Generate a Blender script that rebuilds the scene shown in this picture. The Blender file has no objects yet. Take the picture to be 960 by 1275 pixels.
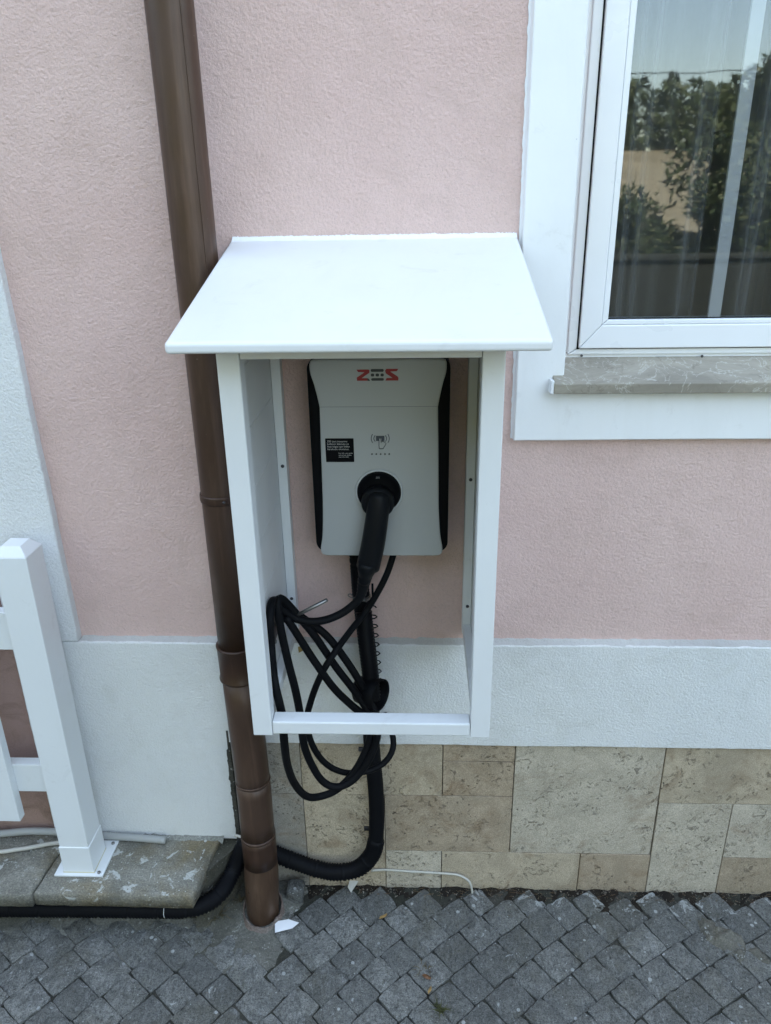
import bpy, bmesh, math, random
from mathutils import Vector, Matrix, noise
random.seed(7)
S = bpy.context.scene
C = S.collection
R = math.radians

# ---------------------------------------------------------------- camera
cam_d = bpy.data.cameras.new('camera')
cam = bpy.data.objects.new('camera', cam_d)
C.objects.link(cam)
S.camera = cam
cam_d.sensor_fit = 'VERTICAL'
cam_d.sensor_height = 36.0
cam_d.lens = 958.0 / 1275.0 * 36.0
cam_d.clip_start = 0.02
cam_d.clip_end = 2000
M3 = Matrix(((0.999129, -0.000009, 0.041739), (0.03856, 0.383013, -0.922938), (-0.015978, 0.923743, 0.382679)))
cam.matrix_world = Matrix.Translation((0, -1.75, 1.95677)) @ M3.to_4x4()
S.render.resolution_x = 771
S.render.resolution_y = 1024

# ---------------------------------------------------------------- light: open shade, the sun stands behind the house
SUN_EL = R(48)
w = bpy.data.worlds.new('World')
S.world = w
w.use_nodes = True
wn = w.node_tree.nodes
sky = wn.new('ShaderNodeTexSky')
sky.sky_type = 'NISHITA'
sky.sun_disc = False
sky.sun_elevation = SUN_EL
sky.sun_rotation = 0.0
sky.air_density = 1.0
sky.dust_density = 1.6
sky.ozone_density = 1.0
bg = wn['Background']
bg.inputs['Strength'].default_value = 0.15
w.node_tree.links.new(sky.outputs[0], bg.inputs[0])
sl = bpy.data.lights.new('sun', 'SUN')
sl.energy = 3.2
sl.angle = R(0.5)
sl.color = (1.0, 0.95, 0.87)
sun = bpy.data.objects.new('sun', sl)
C.objects.link(sun)
sun.rotation_euler = Vector((0, -math.cos(SUN_EL), -math.sin(SUN_EL))).to_track_quat('-Z', 'Y').to_euler()
sun.location = (0, 5, 10)
S.view_settings.view_transform = 'Standard'
S.view_settings.look = 'None'
S.view_settings.exposure = 3.12
S.view_settings.use_white_balance = True
S.view_settings.white_balance_temperature = 8900
S.view_settings.white_balance_tint = 8
S.view_settings.gamma = 1.0
S.render.engine = 'CYCLES'

# ---------------------------------------------------------------- materials
class NT:
    def __init__(s, name, coord='Object'):
        s.m = bpy.data.materials.new(name)
        s.m.use_nodes = True
        s.t = s.m.node_tree
        s.b = s.t.nodes['Principled BSDF']
        s.co = None
        s.coord = coord
    def n(s, typ, **kw):
        nd = s.t.nodes.new(typ)
        for k, v in kw.items():
            if k in nd.inputs.keys() if isinstance(k, str) else False:
                nd.inputs[k].default_value = v
            else:
                setattr(nd, k, v)
        return nd
    def l(s, a, b):
        s.t.links.new(a, b)
    def pos(s, scale=None):
        if s.co is None:
            if s.coord == 'World':
                g = s.t.nodes.new('ShaderNodeNewGeometry'); s.co = g.outputs['Position']
            else:
                g = s.t.nodes.new('ShaderNodeTexCoord'); s.co = g.outputs['Object']
        if scale is None:
            return s.co
        mp = s.t.nodes.new('ShaderNodeMapping'); mp.inputs['Scale'].default_value = scale
        s.l(s.co, mp.inputs['Vector'])
        return mp.outputs[0]
    def noise(s, scale, detail=3, rough=.5, dist=0, stretch=None):
        nd = s.t.nodes.new('ShaderNodeTexNoise')
        nd.inputs['Scale'].default_value = scale
        nd.inputs['Detail'].default_value = detail
        nd.inputs['Roughness'].default_value = rough
        nd.inputs['Distortion'].default_value = dist
        s.l(s.pos(stretch), nd.inputs['Vector'])
        return nd.outputs['Fac']
    def voro(s, scale, feat='F1', stretch=None, out='Distance'):
        nd = s.t.nodes.new('ShaderNodeTexVoronoi'); nd.feature = feat
        nd.inputs['Scale'].default_value = scale
        s.l(s.pos(stretch), nd.inputs['Vector'])
        return nd.outputs[out]
    def rng(s, f, a, b, c=0., d=1.):
        nd = s.t.nodes.new('ShaderNodeMapRange')
        for i, v in enumerate((a, b, c, d)):
            nd.inputs[i + 1].default_value = v
        s.l(f, nd.inputs[0])
        return nd.outputs[0]
    def math(s, op, a, b):
        nd = s.t.nodes.new('ShaderNodeMath'); nd.operation = op
        for i, v in enumerate((a, b)):
            if isinstance(v, (int, float)): nd.inputs[i].default_value = v
            else: s.l(v, nd.inputs[i])
        return nd.outputs[0]
    def mix(s, f, a, b, mode='MIX'):
        nd = s.t.nodes.new('ShaderNodeMix'); nd.data_type = 'RGBA'; nd.blend_type = mode
        if isinstance(f, (int, float)): nd.inputs[0].default_value = f
        else: s.l(f, nd.inputs[0])
        for i, v in ((6, a), (7, b)):
            if isinstance(v, (tuple, list)): nd.inputs[i].default_value = (*v[:3], 1)
            else: s.l(v, nd.inputs[i])
        return nd.outputs[2]
    def bump(s, h, dist=.002, strength=1.0, prev=None):
        nd = s.t.nodes.new('ShaderNodeBump')
        nd.inputs['Distance'].default_value = dist
        nd.inputs['Strength'].default_value = strength
        s.l(h, nd.inputs['Height'])
        if prev is not None: s.l(prev, nd.inputs['Normal'])
        s.l(nd.outputs[0], s.b.inputs['Normal'])
        return nd.outputs[0]
    def rand(s):
        return s.t.nodes.new('ShaderNodeObjectInfo').outputs['Random']
    def fin(s, col, rough=.6, metal=0, spec=.5):
        if isinstance(col, (tuple, list)): s.b.inputs['Base Color'].default_value = (*col[:3], 1)
        else: s.l(col, s.b.inputs['Base Color'])
        if isinstance(rough, (int, float)): s.b.inputs['Roughness'].default_value = rough
        else: s.l(rough, s.b.inputs['Roughness'])
        s.b.inputs['Metallic'].default_value = metal
        s.b.inputs['Specular IOR Level'].default_value = spec
        return s.m

def stucco(name, c1, c2, grain=150, depth=.0035, dirt=None, dirtamt=.5):
    k = NT(name)
    big = k.noise(2.2, 3, .6)
    col = k.mix(k.rng(big, .35, .7), c1, c2)
    fine = k.noise(grain * 2.2, 2)
    col = k.mix(k.rng(fine, .25, .5, .3, 0), col, (c1[0] * .5, c1[1] * .48, c1[2] * .48))
    if dirt:
        d = k.rng(k.noise(9, 5, .65, 1.2), .5, .72)
        col = k.mix(k.math('MULTIPLY', d, dirtamt), col, dirt)
    sp = k.rng(k.voro(34, 'F1'), 0.0, .05, 1, 0)
    spm = k.rng(k.noise(12, 1), .62, .66)
    col = k.mix(k.math('MULTIPLY', k.math('MULTIPLY', sp, spm), .55), col, (.12, .10, .09))
    h = k.math('ADD', k.noise(grain, 5, .62, .1), k.math('MULTIPLY', k.noise(grain * .4, 1, .5, .0), .3))
    h = k.math('ADD', h, k.math('MULTIPLY', k.noise(5, 3), 1.6))
    k.bump(h, depth, .9)
    return k.fin(col, .92, 0, .25)

pink = stucco('pink stucco', (.770, .560, .515), (.720, .505, .465), grain=175, depth=.0050, dirt=(.56, .40, .35), dirtamt=.3)
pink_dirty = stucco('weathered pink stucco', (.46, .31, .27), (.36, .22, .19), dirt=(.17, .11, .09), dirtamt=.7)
white_st = stucco('white stucco', (.80, .81, .80), (.74, .76, .755), grain=170, depth=.0048, dirt=(.62, .62, .58), dirtamt=.3)
white_st2 = stucco('white stucco trim', (.80, .81, .80), (.76, .77, .77), grain=170, depth=.0050)

def paint(name, col, rough=.35, spots=False, grain=0, wob=.0008):
    k = NT(name)
    v = k.noise(3, 3, .6)
    c = k.mix(k.rng(v, .3, .7), col, tuple(x * .96 for x in col))
    if spots:
        st_ = k.rng(k.noise(5, 5, .7, .6, stretch=(2.2, 1, .5)), .5, .72)
        c = k.mix(k.math('MULTIPLY', st_, .09), c, (.52, .50, .44))
        sp = k.math('MULTIPLY', k.rng(k.voro(16), 0, .035, 1, 0), k.rng(k.noise(5, 1), .55, .6))
        c = k.mix(k.math('MULTIPLY', sp, .8), c, (.05, .05, .05))
        sm = k.math('MULTIPLY', k.rng(k.noise(14, 5, .7, .5), .6, .75), .16)
        c = k.mix(sm, c, (.3, .28, .25))
    h = k.math('ADD', k.math('MULTIPLY', k.noise(25, 2), 1.0), k.math('MULTIPLY', k.noise(grain or 300, 2), .12))
    k.bump(h, wob, .6)
    rg = k.rng(k.noise(10, 3), .3, .7, rough * .85, min(1, rough * 1.25))
    return k.fin(c, rg, 0, .5)

white_wood = paint('white painted wood', (.74, .76, .77), .38, True)
white_cased = paint('smooth white window surround', (.84, .855, .86), .6, True, 300, .0015)
upvc = paint('white window plastic', (.82, .84, .86), .3, False, 0, .0004)
white_metal = paint('white powder coated metal', (.76, .79, .80), .4, True)
caulk = paint('white caulk', (.84, .86, .88), .5)
grey_cap = paint('light grey charger plastic', (.40, .415, .415), .42, False, 900, .0003)
rim_m = paint('grey socket rim', (.48, .50, .51), .4)
black_pl = paint('black plastic', (.004, .0045, .006), .5, False, 500, .0005)
black_pl.node_tree.nodes['Principled BSDF'].inputs['Specular IOR Level'].default_value = .10
plug_m = paint('black plug plastic', (.006, .007, .009), .42, False, 500, .0004)
plug_m.node_tree.nodes['Principled BSDF'].inputs['Specular IOR Level'].default_value = .15
cable_m = paint('black cable rubber', (.005, .0055, .007), .55, False, 400, .0004)
cable_m.node_tree.nodes['Principled BSDF'].inputs['Specular IOR Level'].default_value = .11
red_m = paint('dark red print', (.30, .018, .022), .5)
dark_pr = paint('dark grey print', (.035, .035, .036), .5)
icon_m = paint('blue grey print', (.045, .055, .07), .5)
stick_m = paint('black sticker', (.003, .003, .004), .6)
stick_m.node_tree.nodes['Principled BSDF'].inputs['Specular IOR Level'].default_value = .1
stick_w = paint('sticker lettering', (.5, .5, .5), .6)
grip_w = paint('grey moulded marking', (.28, .29, .30), .5)
grey_pvc = paint('grey conduit', (.36, .37, .36), .55, True)
grey_pvc2 = paint('pale hose', (.50, .48, .43), .6, True)

def metal(name, col, rough=.35):
    k = NT(name)
    c = k.mix(k.rng(k.noise(40, 3), .3, .7), col, tuple(x * .7 for x in col))
    k.bump(k.noise(60, 3), .0004, .5)
    return k.fin(c, rough, 1.0, .5)
steel = metal('galvanised steel', (.30, .295, .285), .35)
dark_steel = metal('dark screw steel', (.12, .12, .13), .45)

def pipe_mat(name, c1, c2, rough, metalness=.0):
    k = NT(name)
    a = k.noise(7, 5, .65, .6, stretch=(1, 1, .35))
    c = k.mix(k.rng(a, .35, .7), c1, c2)
    st = k.rng(k.noise(60, 4, .6, 0, stretch=(1, 1, .06)), .52, .72)
    c = k.mix(k.math('MULTIPLY', st, .35), c, tuple(x * 1.7 + .01 for x in c1))
    sp = k.math('MULTIPLY', k.rng(k.voro(42), 0, .05, 1, 0), k.rng(k.noise(11, 1), .57, .6))
    c = k.mix(k.math('MULTIPLY', sp, .8), c, (.42, .38, .33))
    k.bump(k.math('ADD', k.noise(9, 2), k.math('MULTIPLY', k.noise(220, 2), .05)), .0016, .5)
    return k.fin(c, k.rng(k.noise(12, 4), .3, .7, rough * .8, rough * 1.3), metalness, .45)
pipe_m = pipe_mat('brown coated downpipe', (.090, .050, .034), (.055, .029, .020), .40, .2)
sleeve_m = pipe_mat('brown coated sleeve', (.060, .030, .019), (.040, .019, .013), .38, .2)
shoe_m = pipe_mat('bronze brown shoe', (.15, .088, .058), (.075, .040, .026), .33, .5)

def travertine(ca, cb_, mott):
    k = NT('travertine slab', 'World')
    r = k.rand()
    base = k.mix(r, ca, cb_)
    off = k.t.nodes.new('ShaderNodeVectorMath'); off.operation = 'ADD'
    cmb = k.t.nodes.new('ShaderNodeCombineXYZ')
    for q in range(3): k.l(k.math('MULTIPLY', r, 17.0 + 9 * q), cmb.inputs[q])
    k.l(k.pos(), off.inputs[0]); k.l(cmb.outputs[0], off.inputs[1]); k.co = off.outputs[0]
    a = k.noise(9, 7, .72, 1.4)
    c = k.mix(k.rng(a, .42, .60, 0, .6), base, tuple(min(.7, x * 1.25) for x in cb_))
    b = k.noise(7, 6, .75, 1.2)
    c = k.mix(k.math('MULTIPLY', k.rng(b, .52, .68), mott), c, (.27, .18, .11))
    g = k.rng(k.noise(3.0, 4, .7, .5), .48, .66)
    c = k.mix(k.math('MULTIPLY', g, .28), c, (.28, .25, .19))
    vein = k.rng(k.noise(42, 5, .8, 1.6), .57, .62)
    reg = k.rng(k.noise(9, 3, .6), .47, .60)
    pit = k.math('MULTIPLY', vein, reg)
    c = k.mix(k.math('MULTIPLY', pit, .4), c, (.20, .135, .08))
    p2 = k.math('MULTIPLY', k.rng(k.voro(62), 0.02, .22, 1, 0), k.rng(k.noise(14, 3), .55, .60))
    c = k.mix(k.math('MULTIPLY', p2, .9), c, (.05, .036, .024))
    gr = k.rng(k.noise(360, 3, .7), .33, .67, .62, 1.18)
    mm = k.t.nodes.new('ShaderNodeVectorMath'); mm.operation = 'SCALE'
    k.l(c, mm.inputs[0]); k.l(gr, mm.inputs['Scale'])
    h = k.math('ADD', k.math('MULTIPLY', pit, -1), k.math('MULTIPLY', p2, -1.2))
    h = k.math('ADD', h, k.math('MULTIPLY', k.noise(200, 3), .5))
    k.bump(h, .003, 1.0)
    return k.fin(mm.outputs[0], .8, 0, .3)
trav_pale = travertine((.47, .405, .315), (.52, .455, .365), .5)
trav_tan = travertine((.45, .365, .265), (.49, .405, .30), .6)
trav_brown = travertine((.39, .30, .21), (.42, .33, .24), .75)
trav_dirty = travertine((.33, .30, .25), (.38, .34, .285), .5)

def concrete(name, c1, c2, paintspots=True, moss=None, rough=.9, coord='Object', bd=.003, spots=1.0):
    k = NT(name, coord)
    a = k.noise(7, 6, .7, .6)
    c = k.mix(k.rng(a, .35, .68), c1, c2)
    if moss:
        c = k.mix(k.math('MULTIPLY', k.rng(k.noise(4, 5, .65, .4), .48, .68), .7), c, moss)
    gr = k.noise(210, 4, .75)
    c = k.mix(k.rng(gr, .33, .58, .75, 0), c, tuple(x * .3 for x in c1))
    c = k.mix(k.rng(gr, .58, .75, 0, .5), c, tuple(min(.8, x * 2.0) for x in c1))
    if paintspots:
        n2 = k.noise(2.0, 2)
        sp = k.math('MULTIPLY', k.rng(k.voro(30), .12, .16, 1, 0), k.rng(k.noise(8, 2), .53, .55))
        sp2 = k.math('MULTIPLY', k.rng(k.voro(90), .13, .17, 1, 0), k.rng(k.noise(19, 2), .54, .57))
        sp3 = k.rng(k.noise(17, 6, .72, .8), .615 - .12 * max(0, spots - 1), .645 - .12 * max(0, spots - 1))
        tot = k.math('MINIMUM', k.math('ADD', k.math('ADD', sp, sp2), sp3), 1.0)
        c = k.mix(k.math('MULTIPLY', tot, .75 * spots), c, (.52, .53, .50))
    h = k.math('ADD', k.noise(38, 5, .7), k.math('MULTIPLY', gr, .35))
    k.bump(h, bd, 1.0)
    return k.fin(c, rough, 0, .3)
coping_m = concrete('weathered concrete coping', (.35, .335, .285), (.13, .125, .105), True, (.27, .19, .08), bd=.009, spots=1.25)
lump_m = concrete('rough cement', (.15, .138, .11), (.065, .062, .05), True, (.055, .055, .035), bd=.006, spots=.5)
apron_m = concrete('rough cement apron', (.21, .205, .18), (.11, .108, .09), True, (.06, .058, .04), bd=.005, spots=.55)
def marble():
    k = NT('grey brown marble')
    a = k.noise(5, 6, .7, 1.5, stretch=(.5, 1, 1.6))
    c = k.mix(k.rng(a, .36, .62), (.36, .325, .265), (.24, .215, .175))
    v = k.math('ABSOLUTE', k.math('SUBTRACT', k.noise(7, 5, .6, 2.2), .5), 0)
    c = k.mix(k.math('MULTIPLY', k.rng(v, 0, .018, 1, 0), .45), c, (.62, .60, .54))
    d = k.rng(k.noise(34, 5, .75, 1.0), .56, .66)
    c = k.mix(k.math('MULTIPLY', d, .5), c, (.16, .13, .10))
    k.bump(k.noise(150, 3), .0008, .7)
    return k.fin(c, .55, 0, .4)
grime_shade_m = concrete('dark mould grime and gap shade', (.10, .095, .08), (.035, .034, .028), True, None, bd=.006, spots=.8)
sill_m = marble()
bed_m = concrete('dark sandy joint', (.075, .072, .060), (.035, .034, .028), False, (.02, .025, .010), bd=.006)
soil_m = concrete('dark soil', (.030, .022, .015), (.013, .010, .008), False, (.05, .035, .022), bd=.010)

def cobble_mat():
    k = NT('chiselled blue grey stone', 'World')
    r = k.rand()
    base = k.mix(r, (.215, .217, .202), (.43, .43, .40))
    a = k.noise(26, 6, .75, .8)
    c = k.mix(k.rng(a, .38, .62, .0, .8), base, (.155, .158, .150))
    c = k.mix(k.math('MULTIPLY', k.rng(k.noise(5, 5, .7, .4), .50, .66), .75), c, (.18, .172, .140))
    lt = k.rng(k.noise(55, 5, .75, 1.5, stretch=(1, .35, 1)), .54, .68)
    c = k.mix(k.math('MULTIPLY', lt, .7), c, (.42, .43, .42))  # pale streaks painted to stand in for light on the chisel relief
    gr = k.noise(330, 3, .75)
    g2 = k.noise(120, 4, .8)
    c = k.mix(k.rng(g2, .34, .50, .7, 0), c, (.06, .065, .063))
    c = k.mix(k.rng(gr, .32, .55, .75, 0), c, (.024, .028, .028))
    c = k.mix(k.rng(gr, .60, .76, 0, .4), c, (.42, .43, .42))
    sp = k.math('MULTIPLY', k.rng(k.voro(26), .12, .15, 1, 0), k.rng(k.noise(6, 2), .52, .54))
    sp2 = k.math('MULTIPLY', k.rng(k.voro(85), .12, .17, 1, 0), k.rng(k.noise(14, 2), .57, .59))
    sx = k.t.nodes.new('ShaderNodeSeparateXYZ'); k.l(k.pos(), sx.inputs[0])
    near = k.math('MULTIPLY', k.rng(sx.outputs[1], -.15, -.04, 0, .13), k.rng(sx.outputs[0], .05, .3, 0, 1))
    sp3 = k.rng(k.math('ADD', k.noise(16, 6, .7, .7), near), .66, .69)
    tot = k.math('MINIMUM', k.math('ADD', k.math('ADD', sp, sp2), sp3), 1.0)
    c = k.mix(k.math('MULTIPLY', tot, .85), c, (.52, .54, .53))
    h = k.math('ADD', k.noise(30, 6, .7, .9), k.math('MULTIPLY', k.noise(60, 4, .65, 1.2, stretch=(1, .3, 1)), .8))
    h = k.math('ADD', h, k.math('MULTIPLY', gr, .20))
    k.bump(h, .020, 1.0)
    return k.fin(c, .75, 0, .3)
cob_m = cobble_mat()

def leafm(name, c1, c2, c3=None):
    k = NT(name, 'World')
    c = k.mix(k.rng(k.noise(8, 2), .3, .7), c1, c2)
    if c3: c = k.mix(k.rng(k.noise(30, 1), .6, .66), c, c3)  # scattered paler leaves, lightened to stand in for sunlit ones
    return k.fin(c, .5, 0, .4)
leaf_a = leafm('oleander leaves', (.045, .075, .03), (.028, .05, .022), (.26, .26, .16))
leaf_b = leafm('tree leaves', (.035, .055, .022), (.05, .075, .03), (.10, .10, .04))
leaf_dry = leafm('dead brown leaf', (.16, .07, .03), (.10, .045, .02))
leaf_yel = leafm('dead yellow leaf', (.35, .22, .08), (.22, .12, .05))
weed_m = leafm('dry weed', (.16, .12, .06), (.10, .08, .04))
moss_m = leafm('green weed', (.08, .085, .03), (.05, .055, .02))
bark_m = leafm('bark', (.10, .075, .05), (.06, .045, .03))
paper_m = paint('white paper', (.82, .84, .86), .8)
flake_m = paint('plaster flake', (.62, .60, .54), .9)
def fieldmat():
    k = NT('dry golden grass', 'World')
    c = k.mix(k.rng(k.noise(.12, 5, .7), .35, .65), (.34, .30, .22), (.25, .215, .155))
    return k.fin(c, .95, 0, .1)
field_m = fieldmat()
def groundmat():
    k = NT('dark asphalt ground', 'World')
    c = k.mix(k.rng(k.noise(.8, 6, .7), .35, .65), (.045, .045, .043), (.065, .064, .058))
    k.bump(k.noise(30, 3), .01, 1)
    return k.fin(c, .95, 0, .1)
ground_m = groundmat()
garden_m = concrete('dark garden wall render', (.045, .052, .05), (.032, .038, .037), False, None, coord='World')
plaster_in = paint('dim room plaster', (.35, .34, .33), .9)
glass_m = bpy.data.materials.new('window glass')
glass_m.use_nodes = True
t = glass_m.node_tree
t.nodes.clear()
o_ = t.nodes.new('ShaderNodeOutputMaterial'); mx = t.nodes.new('ShaderNodeMixShader')
tr = t.nodes.new('ShaderNodeBsdfTransparent'); gl = t.nodes.new('ShaderNodeBsdfGlossy')
gl.inputs['Roughness'].default_value = 0.02
tr.inputs['Color'].default_value = (.86, .88, .90, 1)
gl.inputs['Color'].default_value = (.80, .90, 1, 1)
lw = t.nodes.new('ShaderNodeFresnel'); lw.inputs['IOR'].default_value = 1.5
ad = t.nodes.new('ShaderNodeMath'); ad.operation = 'MULTIPLY_ADD'; ad.inputs[1].default_value = .98; ad.inputs[2].default_value = .008
t.links.new(lw.outputs[0], ad.inputs[0]); t.links.new(ad.outputs[0], mx.inputs[0])
nz = t.nodes.new('ShaderNodeTexNoise'); nz.inputs['Scale'].default_value = 5
tcx = t.nodes.new('ShaderNodeTexCoord'); t.links.new(tcx.outputs['Object'], nz.inputs['Vector'])
bp = t.nodes.new('ShaderNodeBump'); bp.inputs['Distance'].default_value = .0004; bp.inputs['Strength'].default_value = .5
t.links.new(nz.outputs[0], bp.inputs['Height']); t.links.new(bp.outputs[0], gl.inputs['Normal'])
t.links.new(tr.outputs[0], mx.inputs[1]); t.links.new(gl.outputs[0], mx.inputs[2]); t.links.new(mx.outputs[0], o_.inputs[0])
sheer = bpy.data.materials.new('sheer curtain cloth')
sheer.use_nodes = True
t = sheer.node_tree
t.nodes.clear()
o_ = t.nodes.new('ShaderNodeOutputMaterial'); mx = t.nodes.new('ShaderNodeMixShader')
tr = t.nodes.new('ShaderNodeBsdfTransparent'); df = t.nodes.new('ShaderNodeBsdfDiffuse')
df.inputs['Color'].default_value = (.62, .63, .62, 1)
nz = t.nodes.new('ShaderNodeTexNoise'); nz.inputs['Scale'].default_value = 9
tcx = t.nodes.new('ShaderNodeTexCoord'); mp = t.nodes.new('ShaderNodeMapping'); mp.inputs['Scale'].default_value = (2.2, 1, .12)
t.links.new(tcx.outputs['Object'], mp.inputs[0]); t.links.new(mp.outputs[0], nz.inputs['Vector'])
rg = t.nodes.new('ShaderNodeMapRange'); rg.inputs[1].default_value = .35; rg.inputs[2].default_value = .65; rg.inputs[3].default_value = .42; rg.inputs[4].default_value = .75
lwt = t.nodes.new('ShaderNodeLayerWeight'); lwt.inputs['Blend'].default_value = .5
ma = t.nodes.new('ShaderNodeMath'); ma.operation = 'MULTIPLY_ADD'; ma.inputs[1].default_value = .36; ma.use_clamp = True
t.links.new(nz.outputs[0], rg.inputs[0]); t.links.new(lwt.outputs['Facing'], ma.inputs[0]); t.links.new(rg.outputs[0], ma.inputs[2]); t.links.new(ma.outputs[0], mx.inputs[0])
rg.inputs[3].default_value = .05; rg.inputs[4].default_value = .24
t.links.new(tr.outputs[0], mx.inputs[1]); t.links.new(df.outputs[0], mx.inputs[2]); t.links.new(mx.outputs[0], o_.inputs[0])

# ---------------------------------------------------------------- helpers
def link(name, bm_or_me, mat, parent=None, base=(0, 0, 0), smooth=False):
    """one mesh object; geometry is given in world coordinates, its origin goes to base (or to its root's base)"""
    if isinstance(bm_or_me, bpy.types.Mesh):
        me = bm_or_me
    else:
        me = bpy.data.meshes.new(name)
        bm_or_me.normal_update()
        bm_or_me.to_mesh(me)
        bm_or_me.free()
    if smooth:
        for p in me.polygons: p.use_smooth = True
    me.materials.clear()
    me.materials.append(mat)
    ob = bpy.data.objects.new(name, me)
    C.objects.link(ob)
    if parent is not None:
        b = Vector(parent.get('_b', (0, 0, 0)))
        me.transform(Matrix.Translation(-b))
        ob['_b'] = tuple(b)
        ob.parent = parent
    else:
        me.transform(Matrix.Translation(-Vector(base)))
        ob.location = base
        ob['_b'] = tuple(base)
    return ob

def root(name, base):
    ob = bpy.data.objects.new(name, None)
    C.objects.link(ob)
    ob.location = base
    ob.empty_display_size = .05
    ob['_b'] = tuple(base)
    return ob

def tag(ob, label=None, cat=None, group=None, kind=None):
    if label: ob['label'] = label
    if cat: ob['category'] = cat
    if group: ob['group'] = group
    if kind: ob['kind'] = kind
    return ob

def box(x0, x1, y0, y1, z0, z1, bev=0, bm=None, seg=2):
    b = bmesh.new()
    vs = [b.verts.new((x, y, z)) for x in (x0, x1) for y in (y0, y1) for z in (z0, z1)]
    for f in ((0, 1, 3, 2), (4, 6, 7, 5), (0, 4, 5, 1), (2, 3, 7, 6), (0, 2, 6, 4), (1, 5, 7, 3)):
        b.faces.new([vs[i] for i in f])
    if bev:
        bmesh.ops.bevel(b, geom=b.edges[:], offset=bev, segments=seg, affect='EDGES', profile=.5)
    if bm is None:
        return b
    return merge(bm, b)

def merge(bm, b):
    me = bpy.data.meshes.new('tmp'); b.to_mesh(me); b.free(); bm.from_mesh(me); bpy.data.meshes.remove(me)
    return bm

def prism(poly, axis, a0, a1, bev=0, seg=2):
    """extrude a polygon (list of 2-tuples) along axis 'x','y' or 'z' from a0 to a1"""
    b = bmesh.new()
    def pt(p, a):
        return {'x': (a, p[0], p[1]), 'y': (p[0], a, p[1]), 'z': (p[0], p[1], a)}[axis]
    lo = [b.verts.new(pt(p, a0)) for p in poly]
    hi = [b.verts.new(pt(p, a1)) for p in poly]
    b.faces.new(lo); b.faces.new(hi[::-1])
    n = len(poly)
    for i in range(n):
        b.faces.new((lo[i], lo[(i + 1) % n], hi[(i + 1) % n], hi[i]))
    bmesh.ops.recalc_face_normals(b, faces=b.faces[:])
    if bev:
        bmesh.ops.bevel(b, geom=b.edges[:], offset=bev, segments=seg, affect='EDGES', profile=.5)
    return b

def spline(pts, step):
    """Catmull-Rom through the points, resampled about every step"""
    P = [Vector(p) for p in pts]
    P = [P[0] * 2 - P[1]] + P + [P[-1] * 2 - P[-2]]
    fine = []
    for i in range(1, len(P) - 2):
        a, b, c, d = P[i - 1:i + 3]
        for j in range(24):
            t = j / 24
            fine.append(.5 * ((2 * b) + (c - a) * t + (2 * a - 5 * b + 4 * c - d) * t * t + (3 * b - a - 3 * c + d) * t ** 3))
    fine.append(P[-2])
    out = [fine[0]]; acc = 0
    for i in range(1, len(fine)):
        a, b = fine[i - 1], fine[i]
        L = (b - a).length
        if L < 1e-9: continue
        while acc + L >= step:
            q = (step - acc) / L
            a = a.lerp(b, q); out.append(a); L = (b - a).length; acc = 0
            if L < 1e-9: break
        acc += L
    if (out[-1] - fine[-1]).length > step * .3: out.append(fine[-1])
    return out

def tube(pts, r, n=12, cap=True, step=None, bm=None, flat=1.0):
    """swept tube; r is a number or function of (index, length along)"""
    if step: pts = spline(pts, step)
    P = [Vector(p) for p in pts]
    b = bmesh.new()
    T = [(P[min(i + 1, len(P) - 1)] - P[max(i - 1, 0)]).normalized() for i in range(len(P))]
    up = Vector((0, 0, 1)) if abs(T[0].z) < .9 else Vector((0, 1, 0))
    U = (up - T[0] * up.dot(T[0])).normalized()
    rings = []; s = 0
    for i, p in enumerate(P):
        if i: s += (P[i] - P[i - 1]).length
        U = (U - T[i] * U.dot(T[i])).normalized()
        V = T[i].cross(U)
        rr = r(i, s) if callable(r) else r
        rings.append([b.verts.new(p + (U * math.cos(2 * math.pi * k / n) + V * math.sin(2 * math.pi * k / n) * flat) * rr) for k in range(n)])
    for i in range(len(P) - 1):
        for k in range(n):
            f = b.faces.new((rings[i][k], rings[i][(k + 1) % n], rings[i + 1][(k + 1) % n], rings[i + 1][k])); f.smooth = True
    if cap:
        b.faces.new(rings[0][::-1]); b.faces.new(rings[-1])
    bmesh.ops.recalc_face_normals(b, faces=b.faces[:])
    if bm is None: return b
    return merge(bm, b)

def lathe(profile, n=32, centre=(0, 0, 0), axis=(0, 0, 1), cap=True):
    """profile: list of (radius, height)"""
    b = bmesh.new(); rings = []
    q = Vector((0, 0, 1)).rotation_difference(Vector(axis).normalized())
    for (r, h) in profile:
        rings.append([b.verts.new(Vector(centre) + q @ Vector((r * math.cos(2 * math.pi * k / n), r * math.sin(2 * math.pi * k / n), h))) for k in range(n)])
    for i in range(len(profile) - 1):
        for k in range(n):
            f = b.faces.new((rings[i][k], rings[i][(k + 1) % n], rings[i + 1][(k + 1) % n], rings[i + 1][k])); f.smooth = True
    for rg_, pr in ((rings[0], profile[0]), (rings[-1], profile[-1])):
        if cap and pr[0] > 1e-5:
            b.faces.new(rg_)
    bmesh.ops.remove_doubles(b, verts=b.verts[:], dist=1e-6)
    bmesh.ops.recalc_face_normals(b, faces=b.faces[:])
    return b

def height_grid(x0, x1, y0, y1, nx, ny, fn):
    b = bmesh.new()
    g = [[b.verts.new((x0 + (x1 - x0) * i / nx, y0 + (y1 - y0) * j / ny, fn(x0 + (x1 - x0) * i / nx, y0 + (y1 - y0) * j / ny))) for j in range(ny + 1)] for i in range(nx + 1)]
    for i in range(nx):
        for j in range(ny):
            f = b.faces.new((g[i][j], g[i + 1][j], g[i + 1][j + 1], g[i][j + 1])); f.smooth = True
    return b

def nz3(x, y, z=0, s=1.0):
    return noise.fractal(Vector((x * s, y * s, z * s)), 1.0, 2.0, 4)

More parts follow.
